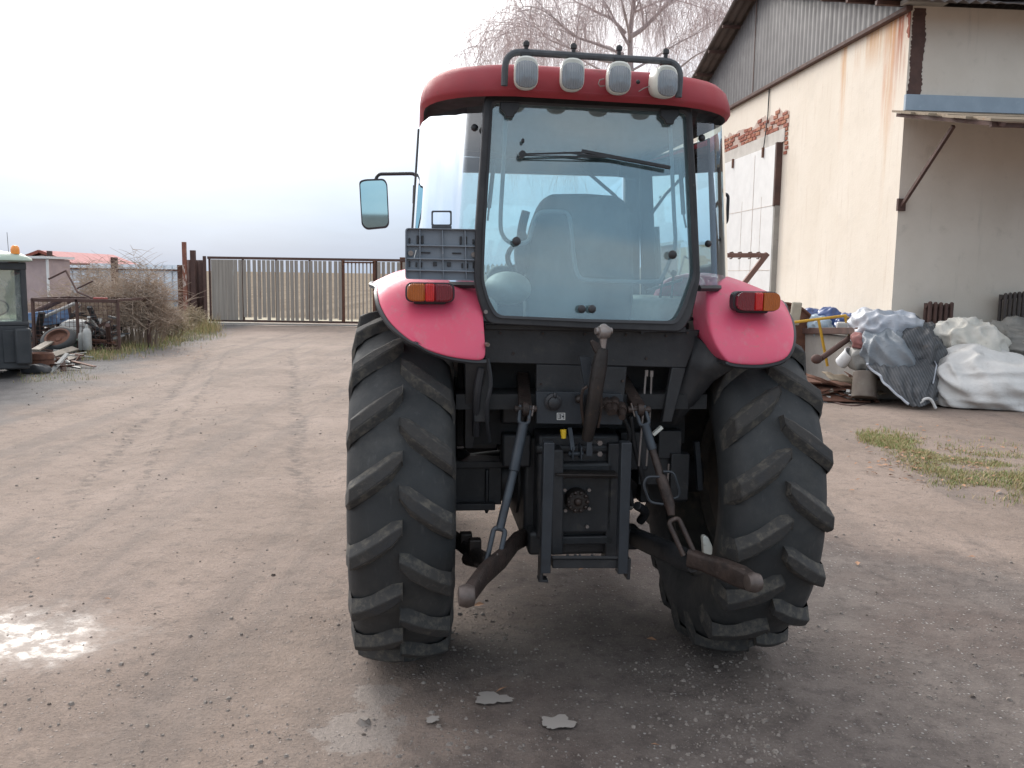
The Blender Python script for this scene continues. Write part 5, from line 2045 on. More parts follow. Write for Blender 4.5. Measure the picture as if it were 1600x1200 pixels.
# picket fence right of the gate (seen through the cab glass)
a, b_ = W(640, 413, 28.8), W(1130, 418, 28.8)
fen = thing('picket_fence', 'grey picket fence beyond the tractor cab, right of the gate', 'fence', (a.x, 28.8, 0))
mb = MB()
x = 0
while x < b_.x - a.x:
    h_ = a.z + rnd.uniform(-.03, .03)
    mb.prism([V((x, 0, .05)), V((x + .11, 0, .05)), V((x + .11, 0, h_)), V((x + .055, 0, h_ + .08)), V((x, 0, h_))], (0, .025, 0))
    x += .145
part3(mb, 'pickets', M['galv'], fen)
mb = MB()
for z_ in (.4, a.z - .25):
    mb.box(((b_.x - a.x) / 2, .05, z_), (b_.x - a.x, .05, .07))
part3(mb, 'fence_rails', M['rustdk'], fen)

# far house with red roof
M['redroof'] = mat('red_roof_sheet', (.50, .26, .25), (.44, .22, .215), 1.2, .95, spec=.1, layers=[((.48, .22, .21), .8, .55, .8)])
M['redtrim'] = mat('red_brown_trim', (.30, .09, .065), (.24, .07, .05), 3, .7)
M['pinkw'] = mat('faded_pink_wall', (.52, .40, .38), (.42, .32, .31), 2, .8, layers=[((.62, .55, .52), 3, .55, .75, (1, 1, .3)), ((.3, .22, .2), 5, .62, .8, (1, 1, .3))])
hY = 62.0
ap, er, bl = W(65, 393, hY), W(112, 411, hY), W(25, 411, hY)
rb = W(215, 411, hY + 14)
hs_ = thing('house', 'low distant house with a pale red sheet roof behind the fence', 'house', (ap.x, hY, 0))
mb = MB()
hw_ = er.x - ap.x
dpt = V((rb.x - er.x, 14, 0))
base = [V((-hw_, 0, 0)), V((hw_, 0, 0)), V((hw_, 0, er.z)), V((0, 0, ap.z - .1)), V((-hw_, 0, er.z))]
mb.prism([p * .96 for p in base], dpt)
part3(mb, 'house_wall', M['pinkw'], hs_)
mb = MB()
for sg in (-1, 1):
    e_ = V((sg * hw_ * 1.05, -.3, er.z - .05))
    t_ = V((0, -.3, ap.z))
    mb.add([e_, t_, t_ + dpt * 1.03, e_ + dpt * 1.03] + [q + V((0, 0, .08)) for q in (e_, t_, t_ + dpt * 1.03, e_ + dpt * 1.03)], [(0, 1, 2, 3), (4, 5, 6, 7), (0, 1, 5, 4), (1, 2, 6, 5), (2, 3, 7, 6), (3, 0, 4, 7)])
part3(mb, 'house_roof', M['redroof'], hs_)
mb = MB()
for sg in (-1, 1):
    mb.beam(V((sg * hw_ * 1.05, -.34, er.z - .03)), V((0, -.34, ap.z + .02)), .04, .2, (0, 1, 0))
part3(mb, 'barge_boards', M['redtrim'], hs_)
# pink shed with white frame
sY = 26.5
a, b_ = W(30, 399, sY), W(76, 399, sY)
sh = thing('shed', 'small faded pink shed with a white edged roof behind the old cab', 'shed', ((a.x + b_.x) / 2, sY, 0))
w_ = b_.x - a.x
mb = MB()
mb.box((0, .7, (a.z - .1) / 2), (w_ - .16, 1.4, a.z - .1))
part3(mb, 'shed_wall', M['pinkw'], sh)
mb = MB()
mb.box((0, .65, a.z - .05), (w_ + .06, 1.7, .07))
mb.box((w_ / 2 - .03, -.04, a.z / 2 - .06), (.06, .05, a.z - .08))
mb.box((-w_ / 2 + .03, -.04, a.z / 2 - .06), (.06, .05, a.z - .08))
part3(mb, 'shed_frame', M['doorw'], sh)

# ------------------------------------------------------------------ trees and bushes
M['bark'] = mat('birch_bark', (.50, .44, .43), (.36, .30, .30), 3, .8, st=(1, 1, .4), layers=[((.10, .075, .07), 4, .58, .68, (1, 1, 3))], bump=(.3, 20))
M['twig'] = mat('birch_twig', (.62, .52, .51), (.52, .43, .42), 2, .8)
M['brush'] = mat('dry_brush', (.36, .28, .22), (.46, .36, .275), 1.5, .85)
M['brush2'] = mat('pale_dry_stalk', (.44, .36, .25), (.36, .29, .20), 2, .85)


def birch(label, base_u, tY, seed, scale=1.0, guides=(), nprim=16, group=None, htop=16.0):
    rn = random.Random(seed)
    bx = W(base_u, 300, tY).x
    root = thing('birch_tree', label, 'tree', (bx, tY, 0), 0, group)
    tk = MB()
    n_ = 14
    tr_pts = [V((.18 * math.sin(i * .9 + seed), .15 * math.cos(i * .7), htop * i / n_)) for i in range(n_ + 1)]
    tr_pts[0] = V((0, 0, -.1))
    sm = catmull(tr_pts, 3)
    tk.tube(sm, [max(.015, .20 * scale * (1 - i / (len(sm) - 1)) ** .8) for i in range(len(sm))], 10)
    br, tw = MB(), MB()

    def twig(p, ln, sway, r_=.006):
        pts_ = [p]
        d_ = V((math.cos(sway), math.sin(sway), rn.uniform(-.2, .5)))
        for k in range(7):
            d_ = d_ * .72 + V((rn.uniform(-.12, .12), rn.uniform(-.12, .12), -.42 - .05 * k))
            d_.normalize()
            pts_.append(pts_[-1] + d_ * ln / 7)
        tw.tube(pts_, [r_ * (1 - .75 * i / 7) for i in range(8)], 3, caps=False)
        for k in range(2, 8):
            if rn.random() < .8:
                q = pts_[k]
                a_ = rn.random() * 6.28
                dd = V((math.cos(a_) * .5, math.sin(a_) * .5, -.5 - rn.random()))
                l2 = ln * rn.uniform(.12, .32)
                tw.tube([q, q + dd * l2 * .5 + V((0, 0, .02)), q + dd * l2 + V((0, 0, -.12 * l2))], [r_ * .5, r_ * .42, r_ * .25], 3, caps=False)

    def branch(pts_, r0, depth=0):
        sm_ = catmull(pts_, 5)
        br.tube(sm_, [max(.007, r0 * (1 - .85 * i / (len(sm_) - 1))) for i in range(len(sm_))], 6 if depth == 0 else 4, caps=False)
        N = len(sm_)
        for i in range(int(N * .25), N):
            t = (sm_[min(i + 1, N - 1)] - sm_[max(0, i - 1)]).normalized()
            for _ in range(2 if depth else 1):
                if depth < 2 and rn.random() < (.42 if depth == 0 else .12):
                    a_ = rn.random() * 6.28
                    d_ = (t * .7 + V((math.cos(a_), math.sin(a_), rn.uniform(.0, .7))) * .75).normalized()
                    l_ = rn.uniform(.8, 1.9) * (1 - .35 * depth)
                    p = sm_[i]
                    branch([p, p + d_ * l_ * .45 + V((0, 0, .08)), p + d_ * l_ + V((0, 0, -.05 * l_)), p + d_ * l_ * 1.35 + V((0, 0, -.35 * l_))], r0 * .36, depth + 1)
                if rn.random() < (.36 if depth else .2):
                    twig(sm_[i], rn.uniform(.8, 2.6), rn.random() * 6.28)

    L = lambda u, v, dy=0.0: W(u, v, tY + dy) - V((bx, tY, 0))
    for r0, pts_ in guides:
        branch([L(*p) for p in pts_], r0)
    for k in range(nprim):
        z_ = htop * (.30 + .66 * k / nprim)
        a_ = k * 2.4 + rn.random()
        ln = (htop - z_) * .26 + 1.2
        d_ = V((math.cos(a_), math.sin(a_), 0))
        p = V((0, 0, z_)) + V((.18 * math.sin(z_ / htop * n_ * .9 + seed), 0, 0))
        branch([p, p + d_ * ln * .4 + V((0, 0, ln * .35)), p + d_ * ln * .8 + V((0, 0, ln * .55)), p + d_ * ln * 1.15 + V((0, 0, ln * .42))], .055 * scale)
    trunk = tk.build('trunk', M['bark'], parent=root, smooth=50)
    br.build('branches', M['bark'], parent=root, smooth=60)
    tw.build('twigs', M['twig'], parent=root, smooth=60)
    return root


birch('bare weeping birch with a forked pale trunk behind the tractor roof', 986, 33, 3, 1.0, guides=[
    (.10, [(984, 58), (1003, 46), (1022, 28), (1040, 10), (1062, -8, -1), (1090, -20, -1)]),
    (.06, [(982, 70), (965, 40), (948, 8), (930, -15)]),
    (.06, [(978, 52), (955, 30), (930, 18), (905, 5, 1), (880, -8, 1)]),
    (.055, [(975, 85), (930, 68), (895, 55), (868, 30, -1), (845, 15, -1), (822, 10, -1), (808, 18, -1)]),
    (.05, [(972, 100), (930, 92), (890, 75), (855, 60, 1), (840, 44, 1), (822, 42, 1), (810, 50, 1)]),
    (.05, [(984, 112), (1020, 92), (1055, 70), (1090, 52, 1), (1120, 36, 1)]),
    (.05, [(985, 30), (1000, 0), (1010, -30)]),
    (.045, [(975, 120), (940, 110), (900, 88, 2), (870, 76, 2), (850, 66, 2), (830, 70, 2)]),
    (.045, [(990, 20), (1040, 0, 2), (1090, 10, 2), (1130, 30, 2)]),
    (.045, [(980, 200), (940, 180, 1), (900, 165, 1), (865, 160, 1), (840, 172, 1)]),
    (.045, [(985, 180), (1020, 160, -1), (1060, 140, -1), (1095, 140, -1)]),
], nprim=8)


def brush_bush(label, u, v, wpx, hpx, n, seed, m, y=None, group='bare twiggy bushes along the fence', lean=.0):
    rn = random.Random(seed)
    c = G(u, v) if y is None else V((W(u, v, y).x, y, 0))
    s_ = c.y / F
    rx, h = wpx * s_ / 2, hpx * s_
    tw = MB()
    for k in range(n):
        a_ = rn.random() * 6.28
        rr_ = rn.random() ** .6
        p = c + V((math.cos(a_) * rr_ * rx * .55, math.sin(a_) * rr_ * rx * .4, -.03))
        tip = c + V((math.cos(a_) * rr_ * rx * 1.1 + lean, math.sin(a_) * rr_ * rx * .7, h * rn.uniform(.35, 1.05) * (1.05 - .4 * rr_)))
        mid_ = p.lerp(tip, .5) + V((rn.uniform(-.1, .1), rn.uniform(-.1, .1), h * .12))
        pts_ = catmull([p, mid_, tip + V((rn.uniform(-.12, .12), 0, 0))], 4)
        tw.tube(pts_, [.009 * (1 - .7 * i / (len(pts_) - 1)) for i in range(len(pts_))], 3, caps=False)
        for j in range(3, len(pts_)):
            for _ in range(3):
                a2 = rn.random() * 6.28
                l_ = h * rn.uniform(.08, .26)
                d_ = V((math.cos(a2), math.sin(a2), rn.uniform(-.5, .9)))
                q = pts_[j]
                tw.tube([q, q + d_ * l_ * .5, q + d_ * l_ + V((0, 0, -.1 * l_))], [.005, .004, .002], 3, caps=False)
    return tag(tw.build('bush', m, origin=(c.x, c.y, 0), smooth=0), label, 'bush', group)


brush_bush('largest tangled brown bush between the wire cage and the fence', 215, 540, 130, 140, 210, 1, M['brush'])
brush_bush('brown bush right behind the wire cage', 150, 520, 120, 118, 160, 2, M['brush'], y=22.5)
brush_bush('low pale scrub at the foot of the fence', 262, 528, 70, 60, 120, 3, M['brush2'])
brush_bush('brown bush between the old cab and the pink shed', 75, 500, 80, 72, 110, 4, M['brush'], y=23)
brush_bush('small pale scrub beside the gate post', 302, 516, 36, 42, 60, 5, M['brush2'])
# ------------------------------------------------------------------ old cab on the left
cY = 13.8
pR = W(50, 590, cY)
cx1 = pR.x
ctop = W(30, 415, cY).z
cw = 1.75
oc = thing('old_cab', 'old dark machine cab with mossy pale green roof and orange beacon', 'cab', (cx1 - cw / 2 * math.cos(.56), cY - cw / 2 * math.sin(.56), 0), .56)
M['cabdk'] = mat('cab_dark_paint', (.028, .032, .036), (.05, .052, .055), 3, .6, layers=[((.12, .10, .085), 4, .6, .8), ((.16, .15, .13), 12, .68, .8)], bump=(.1, 40))
M['mossroof'] = mat('pale_green_roof', (.42, .50, .42), (.33, .40, .32), 3, .5, layers=[((.20, .21, .07), 5, .58, .75), ((.5, .52, .48), 7, .62, .8)], bump=(.1, 30))
hwid = cw / 2
zwin0, zwin1 = W(20, 505, cY).z, W(20, 421, cY).z
b3 = lambda mb, name, m, par=oc, **kw: mb.build(name, m, parent=par, **kw)
mb = MB()
mb.box((0, .75, zwin0 / 2 + .06), (cw - .04, 1.5, zwin0 - .16))
mb.box((hwid - .10, -.06, .50), (.22, .14, .55))
body = b3(mb, 'lower_body', M['cabdk'], bevel=.03, seg=3)
mb = MB()
mb.box((-.2, -.015, zwin0 - .30), (.5, .03, .4))
mb.box((hwid - .28, -.012, zwin0 - .35), (.18, .024, .5))
b3(mb, 'access_panel', M['cabdk'], par=body, bevel=.01, pieces=.01)
mb = MB()
for x, y in ((-hwid + .05, .04), (hwid - .05, .04), (-hwid + .05, 1.45), (hwid - .05, 1.45), (.15, .03)):
    mb.box((x, y, (zwin0 + zwin1) / 2), (.085 if x != .15 else .05, .08, zwin1 - zwin0 + .12))
mb.box((0, .04, zwin1 + .05), (cw, .09, .12))
mb.box((hwid - .05, .75, zwin1 + .05), (.09, 1.4, .12))
mb.box((-hwid + .05, .75, zwin1 + .05), (.09, 1.4, .12))
mb.box((0, 1.45, zwin1 + .05), (cw, .09, .12))
mb.box((0, .03, zwin0), (cw, .08, .07))
b3(mb, 'cab_pillars', M['cabdk'], bevel=.02)
mb = MB()
mb.box((0, .05, (zwin0 + zwin1) / 2), (cw - .16, .008, zwin1 - zwin0))
mb.box((hwid - .05, .75, (zwin0 + zwin1) / 2), (.008, 1.3, zwin1 - zwin0))
mb.box((-hwid + .05, .75, (zwin0 + zwin1) / 2), (.008, 1.3, zwin1 - zwin0))
b3(mb, 'cab_glass', M['oldglass'], smooth=0)
mb = MB()
mb.box((0, .8, zwin0 + .3), (.5, .5, .6))
mb.tube([V((.3, .4, zwin0 - .1)), V((.45, .25, zwin0 + .22))], .02, 6)
mb.tube([V((.45 + .17 * math.cos(a), .25 + .05 * math.sin(a), zwin0 + .24 + .12 * math.sin(a))) for a in [k * 2 * math.pi / 14 for k in range(15)]], .015, 6)
b3(mb, 'cab_seat', M['cabdk'], bevel=.05, pieces=.01)
mb = MB()
zr0 = zwin1 + .12
rows_ = []
for dz, k in ((0, 1.0), (.02, 1.04), (.05, 1.03), (.12, .90), (.165, .6)):
    ol = round_poly([V((-hwid * k * 1.06, .75 - .86 * k, 0)), V((hwid * k * 1.06, .75 - .86 * k, 0)), V((hwid * k * 1.06, .75 + .86 * k, 0)), V((-hwid * k * 1.06, .75 + .86 * k, 0))], .16, 4)
    rows_.append([p + V((0, 0, zr0 + dz)) for p in ol])
mb.grid(rows_, True)
mb.add(rows_[0], [tuple(range(len(rows_[0])))[::-1]])
mb.add(rows_[-1], [tuple(range(len(rows_[0])))])
rfo = b3(mb, 'cab_roof', M['mossroof'], smooth=50)
bp = oc.matrix_basis.inverted() if False else None
ocI = (Matrix.Translation(oc.location) @ Matrix.Rotation(.56, 4, 'Z')).inverted()
bc = ocI @ W(24, 400, cY - .05)
mb = MB()
mb.lathe([(-.07, .05), (-.03, .05), (-.03, .065), (0, .065)], bc + V((0, 0, .03)), (0, 0, 1), 18)
bb_ = b3(mb, 'beacon', M['black'], par=rfo)
mb = MB()
mb.lathe([(0, .062), (.06, .064), (.105, .056), (.13, .035), (.135, .002)], bc + V((0, 0, .03)), (0, 0, 1), 20)
orange = mat('orange_plastic', (.85, .25, .02), (.9, .32, .04), 12, .25, coat=.5)
b3(mb, 'beacon_lens', orange, par=bb_)
mb = MB()
ab_ = ocI @ W(14, 400, cY)
mb.tube([ab_ + V((0, 0, -.05)), ab_ + V((-.01, 0, .36))], .004, 6)
b3(mb, 'antenna', M['black'], par=rfo)
mb = MB()
mb.lathe([(-.12, .25), (-.12, .4), (-.06, .42), (.06, .42), (.12, .4), (.12, .25)], (hwid - .18, 1.2, .42), (1, 0, 0), 24)
mb.lathe([(-.12, .25), (-.12, .4), (-.06, .42), (.06, .42), (.12, .4), (.12, .25)], (-hwid + .18, 1.2, .42), (1, 0, 0), 24)
b3(mb, 'cab_wheel', M['cabdk'], pieces=.01)

# ------------------------------------------------------------------ wire cage with scrap
kY = 18.2
kx0, kx1 = W(52, 500, kY).x, W(185, 500, kY).x
kt = W(120, 468, kY).z
kg = thing('wire_cage', 'rusty wire mesh cage full of scrap beside the bushes', 'cage', ((kx0 + kx1) / 2, kY, 0))
kw = kx1 - kx0
q = lambda u: W(u, 500, kY).x - (kx0 + kx1) / 2
mb = MB()
for u in (52, 121, 185):
    mb.box((q(u), 0, kt / 2), (.05, .05, kt + .02))
for x in (-kw / 2, kw / 2):
    mb.box((x, 1.5, kt / 2), (.06, .06, kt))
    mb.box((x, .75, kt), (.05, 1.5, .05))
mb.box((0, 0, kt - .02), (kw, .05, .07))
mb.box((0, 0, .08), (kw, .05, .06))
mb.box((0, 1.5, kt - .02), (kw, .05, .07))
b3(mb, 'cage_frame', M['rustdk'], kg, bevel=.006)
mb = MB()
n_ = int((kw) / .085)
for i in range(n_):
    x = -kw / 2 + (i + .5) * kw / n_
    mb.box((x, -.005, kt / 2), (.007, .006, kt - .1))
for i in range(int(kt / .085)):
    mb.box((0, .002, .10 + i * .085), (kw, .006, .007))
b3(mb, 'cage_mesh', M['rustdk'], kg, smooth=0)


def bar(name, pts, r, m, label, cat, group=None, seg=8):
    return tag(MB().tube([V(p) for p in pts], r, seg).build(name, m), label, cat, group)


M['bluep'] = mat('faded_blue_paint', (.10, .19, .36), (.16, .25, .40), 4, .5, layers=[((.45, .48, .5), 6, .58, .72)])
M['pale'] = mat('pale_scrap', (.50, .50, .48), (.38, .38, .36), 6, .6, layers=[((.2, .17, .14), 9, .6, .8)])
M['greenp'] = mat('faded_green_paint', (.12, .19, .15), (.17, .23, .19), 4, .6, layers=[(DUST, 8, .55, .75)])
a = W(50, 508, kY + .5)
b_ = W(95, 486, kY + .5)
mb = MB().box(((a.x + b_.x) / 2, kY + .6, (a.z + b_.z) / 2), (b_.x - a.x, .5, b_.z - a.z), (0, -.15, 0))
mb.box(((a.x + b_.x) / 2 + .02, kY + .33, (a.z + b_.z) / 2), ((b_.x - a.x) * .45, .03, (b_.z - a.z) * .5), (0, -.15, 0))
tag(mb.build('blue_casing', M['bluep'], bevel=.03), 'faded blue machine casing lying in the wire cage', 'casing')
bar('metal_pole', [W(62, 498, kY + .25), W(122, 472, kY + .25)], .035, M['pale'], 'pale pole leaning across the blue casing', 'pole')
bar('scrap_pipe', [W(50, 490, kY + .9), W(96, 468, kY + .9)], .06, M['rustdk'], 'thick dark rusty pipe behind the pale pole', 'pipe')
bar('scrap_pipe', [W(70, 530, kY + .4), W(118, 508, kY + .7)], .07, M['rustdk'], 'rusty brown pipe lying low in the wire cage', 'pipe')
bar('bent_rod', [W(76, 436, kY + .9), W(103, 423, kY + .9), W(121, 456, kY + .6), W(145, 466, kY + .4)], .022, M['rustdk'], 'bent rusty rod arched above the wire cage', 'rod')
bar('bent_rod', [W(118, 452, kY + 1.0), W(145, 439, kY + 1.0)], .018, M['rustdk'], 'short thin rod poking up over the wire cage', 'rod')
tag(MB().box(W(157, 467, kY + .05), (.28, .06, .06)).build('red_bar', mat('faded_red_paint', (.36, .06, .05), (.3, .08, .06), 6, .6), bevel=.01), 'short red bar on the top rail of the wire cage', 'bar')


def bottle(u, v, wpx, hpx, y, m, name, label, cat, gr=None):
    s_ = y / F
    p = W(u, v, y)
    p.z = max(p.z, 0)
    w_, h_ = wpx * s_ / 2, hpx * s_
    return tag(MB().lathe([(0, w_ * .9), (.02, w_), (h_ * .68, w_), (h_ * .82, w_ * .7), (h_ * .86, w_ * .36), (h_ * .97, w_ * .34), (h_, w_ * .3)], p, (0, 0, 1), 20).build(name, m, smooth=40), label, cat, gr)


bottle(137, 547, 13, 40, kY - .25, M['pale'], 'gas_cylinder', 'pale grey gas cylinder standing against the wire mesh', 'cylinder')
bottle(127, 547, 8, 32, kY - .2, M['pale'], 'canister', 'slim pale canister next to the gas cylinder', 'canister')
mb = MB().box(W(100, 540, kY + .3), (.7, .4, .35)).box(W(100, 530, kY + .1), (.72, .42, .05))
tag(mb.build('green_chest', M['greenp'], bevel=.02), 'dull green metal chest in the wire cage', 'chest')


def crumple(name, label, cat, c, r, seed, wr=.08, st=(1, 1, 1), m=None, rz=0.0, tilt=(0, 0), pw=.8, group=None, nu=150, nv=84, frq=2.2, sag=.0):
    """sack or bundled sheet: a squashed superellipsoid covered in pinched folds"""
    c = V(c)
    Rm = Matrix.Rotation(rz, 3, 'Z') @ Matrix.Rotation(tilt[0], 3, 'X') @ Matrix.Rotation(tilt[1], 3, 'Y')
    rows_ = []
    sp_ = lambda t: math.copysign(abs(t) ** pw, t)
    off = V((seed * 3.7, seed * 1.3, seed))
    fold = Matrix.Rotation(.5 + seed * .4, 3, 'Y') @ Matrix.Rotation(seed * 1.1, 3, 'Z')
    fold2 = Matrix.Rotation(-.7 + seed * .3, 3, 'Y') @ Matrix.Rotation(seed * .7 + 1.2, 3, 'Z')
    for i in range(nv + 1):
        th = math.pi * (.002 + .996 * i / nv)
        row = []
        for j in range(nu):
            ph = 2 * math.pi * j / nu
            n_ = V((sp_(math.sin(th)) * sp_(math.cos(ph)), sp_(math.sin(th)) * sp_(math.sin(ph)), sp_(math.cos(th))))
            p = V((n_.x * r[0], n_.y * r[1], n_.z * r[2]))
            s_ = V((p.x * st[0], p.y * st[1], p.z * st[2]))
            big = noise.noise(s_ * 1.5 + off)
            w1 = noise.noise(s_ * frq + off * 2 + V((0, 0, big)))
            w2 = noise.noise(s_ * frq * 2.3 + off * 3)
            w3 = noise.noise(s_ * frq * 5 + off * 4)
            s2 = fold @ s_
            s2 = V((s2.x * .2, s2.y * 1.0, s2.z * 1.15))
            w4 = noise.noise(s2 * frq * 2.1 + off * 5 + V((big, big * .6, 0)))
            s3 = fold2 @ s_
            w5 = noise.noise(V((s3.x * .2, s3.y * 1.1, s3.z * 1.1)) * frq * 3.1 + off * 6 + V((0, big * .8, 0)))
            d_ = big * wr * 2.0 + ((1 - abs(w1)) ** 2 - .5) * wr * 1.0 + ((1 - abs(w4)) ** 2.5 - .4) * wr * 1.5 + ((1 - abs(w5)) ** 3 - .3) * wr * .6
            p = p + n_.normalized() * d_
            p = Rm @ p + c
            if p.z < .015:
                p.z = .015 + (p.z - .015) * .06
            row.append(p)
        rows_.append(row)
    for _ in range(2):
        rows_ = [[(rows_[i][j] * 2 + rows_[i - 1][j] + rows_[i + 1][j] + rows_[i][j - 1] + rows_[i][(j + 1) % nu]) / 6 if 0 < i < nv else rows_[i][j] for j in range(nu)] for i in range(nv + 1)]
    o = MB().grid(rows_, True).build(name, m, origin=(c.x, c.y, 0), smooth=180)
    return tag(o, label, cat, group)


rnd = random.Random(77)
mb = MB()
for _ in range(170):
    c = W(rnd.uniform(46, 178), 500, kY + rnd.uniform(.25, 1.6))
    c.z = rnd.uniform(.02, .75) * rnd.random() ** .5
    d_ = V((rnd.uniform(-1, 1), rnd.uniform(-.6, .6), rnd.uniform(-.45, .5))).normalized() * rnd.uniform(.1, .55)
    mb.slot = rnd.choice((0, 0, 0, 1, 1, 2, 3))
    mb.beam(c - d_, c + d_, rnd.uniform(.03, .14), rnd.uniform(.015, .06))
for _ in range(60):
    c = G(rnd.uniform(52, 132), rnd.uniform(556, 582))
    c.z = rnd.uniform(.01, .14)
    d_ = V((rnd.uniform(-1, 1), rnd.uniform(-1, 1), rnd.uniform(-.2, .3))).normalized() * rnd.uniform(.06, .3)
    mb.slot = rnd.choice((0, 1, 1, 2, 3))
    mb.beam(c - d_, c + d_, rnd.uniform(.02, .09), rnd.uniform(.01, .04))
tag(mb.build('scrap_metal', [M['cabdk'], M['rustdk'], M['wood'] if 'wood' in M else M['rust'], M['pale']], origin=None, smooth=0), 'dense dark jumble of scrap metal filling the wire cage', 'scrap', kind='stuff')
crumple('sack', 'small white sack lying in the wire cage', 'sack', W(118, 515, kY + .35), (.22, .18, .12), 8, .05, m=M['pale'], nu=40, nv=26, frq=5)
# tyre with rusty rim
c = W(92, 543, 17.6)
c.z = .30
mb = MB()
t_ = Matrix.Rotation(math.radians(40), 3, 'X') @ V((0, 0, 1))
mb.lathe([(-.07, .19), (-.085, .26), (-.06, .32), (0, .335), (.06, .32), (.085, .26), (.07, .19)], c, t_, 36, caps=False)
ty_ = thing('wheel_assembly', 'worn tyre on a rusty rim lying before the wire cage', 'wheel', c)
mb.build('tyre', M['rubber'], parent=ty_, world=True, smooth=60)
mb = MB()
mb.lathe([(.075, .27), (.09, .20), (.02, .18), (.01, .07), (.03, .05), (.03, .001)], c, t_, 30, caps=False)
mb.build('rim', M['rust'], parent=ty_, world=True, smooth=40)
mb = MB()
pb_ = G(64, 580)
mb.lathe([(0, .20), (.02, .215), (.10, .20), (.11, .215), (.20, .20), (.21, .215), (.30, .20), (.31, .19), (.28, .15)], pb_, (0, 0, 1), 24, caps=True)
tag(mb.build('rusty_drum', M['rust'], smooth=35), 'short rusty ribbed drum beside the old cab', 'drum')
rnd = random.Random(31)
pls = [((74, 566), (118, 556), .10), ((80, 560), (124, 562), .03), ((56, 566), (84, 552), .22), ((92, 572), (122, 560), .02)]
M['wood'] = mat('grey_weathered_wood', (.26, .23, .19), (.19, .165, .135), 6, .85, layers=[((.1, .09, .075), 7, .58, .75)], bump=(.3, 40))
for i, (p0, p1, z_) in enumerate(pls):
    a, b_ = G(*p0), G(*p1)
    a.z, b_.z = z_, z_ + .05
    tag(MB().beam(a, b_, .14, .035, (0, 0, 1) if False else V((0, 1, 0))).build('plank', M['wood'], bevel=.004), ['grey plank lying in front of the scrap tyre', 'lowest plank, pointing at the bush', 'upper plank sloping over the rusty drum', 'short plank nearest the yard track'][i], 'plank', 'planks beside the wire cage')
p = G(68, 566)
crumple('green_sack', 'dark crumpled green sheet under the scrap tyre', 'sheet', W(108, 557, 17.2) * 1.0 + V((0, 0, .0)), (.30, .2, .06), 4, .03, m=M['greenp'], nu=40, nv=20, frq=4)
p = G(50, 590)
crumple('black_bag', 'black bag at the foot of the old cab', 'bag', G(60, 582) + V((0, -.1, .05)), (.22, .15, .08), 6, .03, m=M['cabdk'], nu=40, nv=20, frq=4)
tag(MB().tube([G(172, 548) + V((0, 0, 0)), W(168, 508, 18.0)], .05, 8).build('stump', M['rustdk']), 'dark leaning stake at the bush end of the wire cage', 'stake')

# ------------------------------------------------------------------ right side scrap heap
wall_x = lambda u, v: WF.M @ sideP(u, v)
wb0 = sideP(1340, 540)
ld = MB()
ly0, ly1 = sideP(1352, 540, -.75).y, sideP(1215, 540, -.75).y
lz = (WF.M @ sideP(1300, 523, -.75)).z
ld.box((-.375 - .004, (ly0 + ly1) / 2 + 1, lz / 2), (.75, ly1 - ly0 + 2, lz))
o = ld.build('loading_ledge', M['conc'], parent=wh, bevel=.02)
# things standing on the ledge
onl = lambda u, v, x=-.4: WF.M @ sideP(u, v, x)
mb = MB()
c = onl(1222, 534, -1.15)
Rd = 62 * c.y / F
mb.lathe([(-.02, 0.01), (-.02, Rd * .93), (-.05, Rd * .95), (-.05, Rd), (.05, Rd), (.05, Rd * .96), (0, Rd * .93), (0, .01)], c, (.1, -1, .12), 48, caps=False)
tag(mb.build('rusty_disc', M['rust'], smooth=40), 'big rusty round lid behind the beige slab', 'lid')
mb = MB()
p = onl(1243, 490, -1.25)
mb.box(p, (.16, .06, .36), (.1, .05, .1))
tag(mb.build('foam_slab', mat('beige_foam', (.46, .42, .34), (.40, .36, .29), 8, .9), bevel=.02), 'beige slab propped against the rusty round lid', 'slab')
M['bluedr'] = mat('blue_plastic', (.035, .075, .21), (.06, .10, .25), 5, .4, layers=[((.25, .3, .4), 10, .6, .75)], coat=.2)
M['ltblue'] = mat('pale_blue_plastic', (.26, .36, .44), (.34, .42, .48), 6, .45)
for i, (u, v, r_, m_, lb_) in enumerate(((1264, 497, 15, M['bluedr'], 'dark blue bundle beside the rusty round lid'), (1298, 496, 14, M['bluedr'], 'dark blue bundle in the middle of the ledge'), (1283, 510, 17, M['ltblue'], 'pale blue bundle lying in front of the dark blue ones'), (1322, 506, 13, M['bluedr'], 'small blue bundle nearest the warehouse corner'))):
    c = onl(u, v, -.45 - (.15 if i == 2 else 0))
    s_ = c.y / F * r_
    mb = MB()
    crumple('plastic_bundle', lb_, 'bundle', c, (s_ * 1.15, s_ * 1.1, s_ * .95), 20 + i, .035, (2.5, 2.5, 2.5), m_, i * .8, pw=.9, nu=60, nv=40, group='plastic bundles on the concrete ledge')
mb = MB()
mb.beam(onl(1232, 517, -.72), onl(1346, 517, -.80), .12, .10)
tag(mb.build('iron_beam', M['rustdk'], bevel=.008), 'rusty iron beam lying along the front of the concrete ledge', 'beam')
for i, (u, v) in enumerate(((1250, 509), (1318, 509))):
    mb = MB()
    mb.box(onl(u, v, -.62), (.22, .2, .11), (0, 0, .3 + i))
    tag(mb.build('white_box', M['pale'], bevel=.02), ('white tub by the yellow frame near the fender', 'white tub under the small blue bundle')[i], 'tub')
M['yel'] = mat('yellow_paint', (.62, .36, .03), (.5, .28, .03), 7, .5, layers=[((.22, .1, .05), 9, .6, .72)])
yY = 13.6
mb = MB()
yp = lambda u, v, d=0: W(u, v, yY + d)
mb.tube([yp(1238, 504), yp(1322, 493)], .022, 8)
mb.tube([yp(1279, 500), yp(1293, 572)], .022, 8)
mb.tube([yp(1320, 493), yp(1341, 580)], .022, 8)
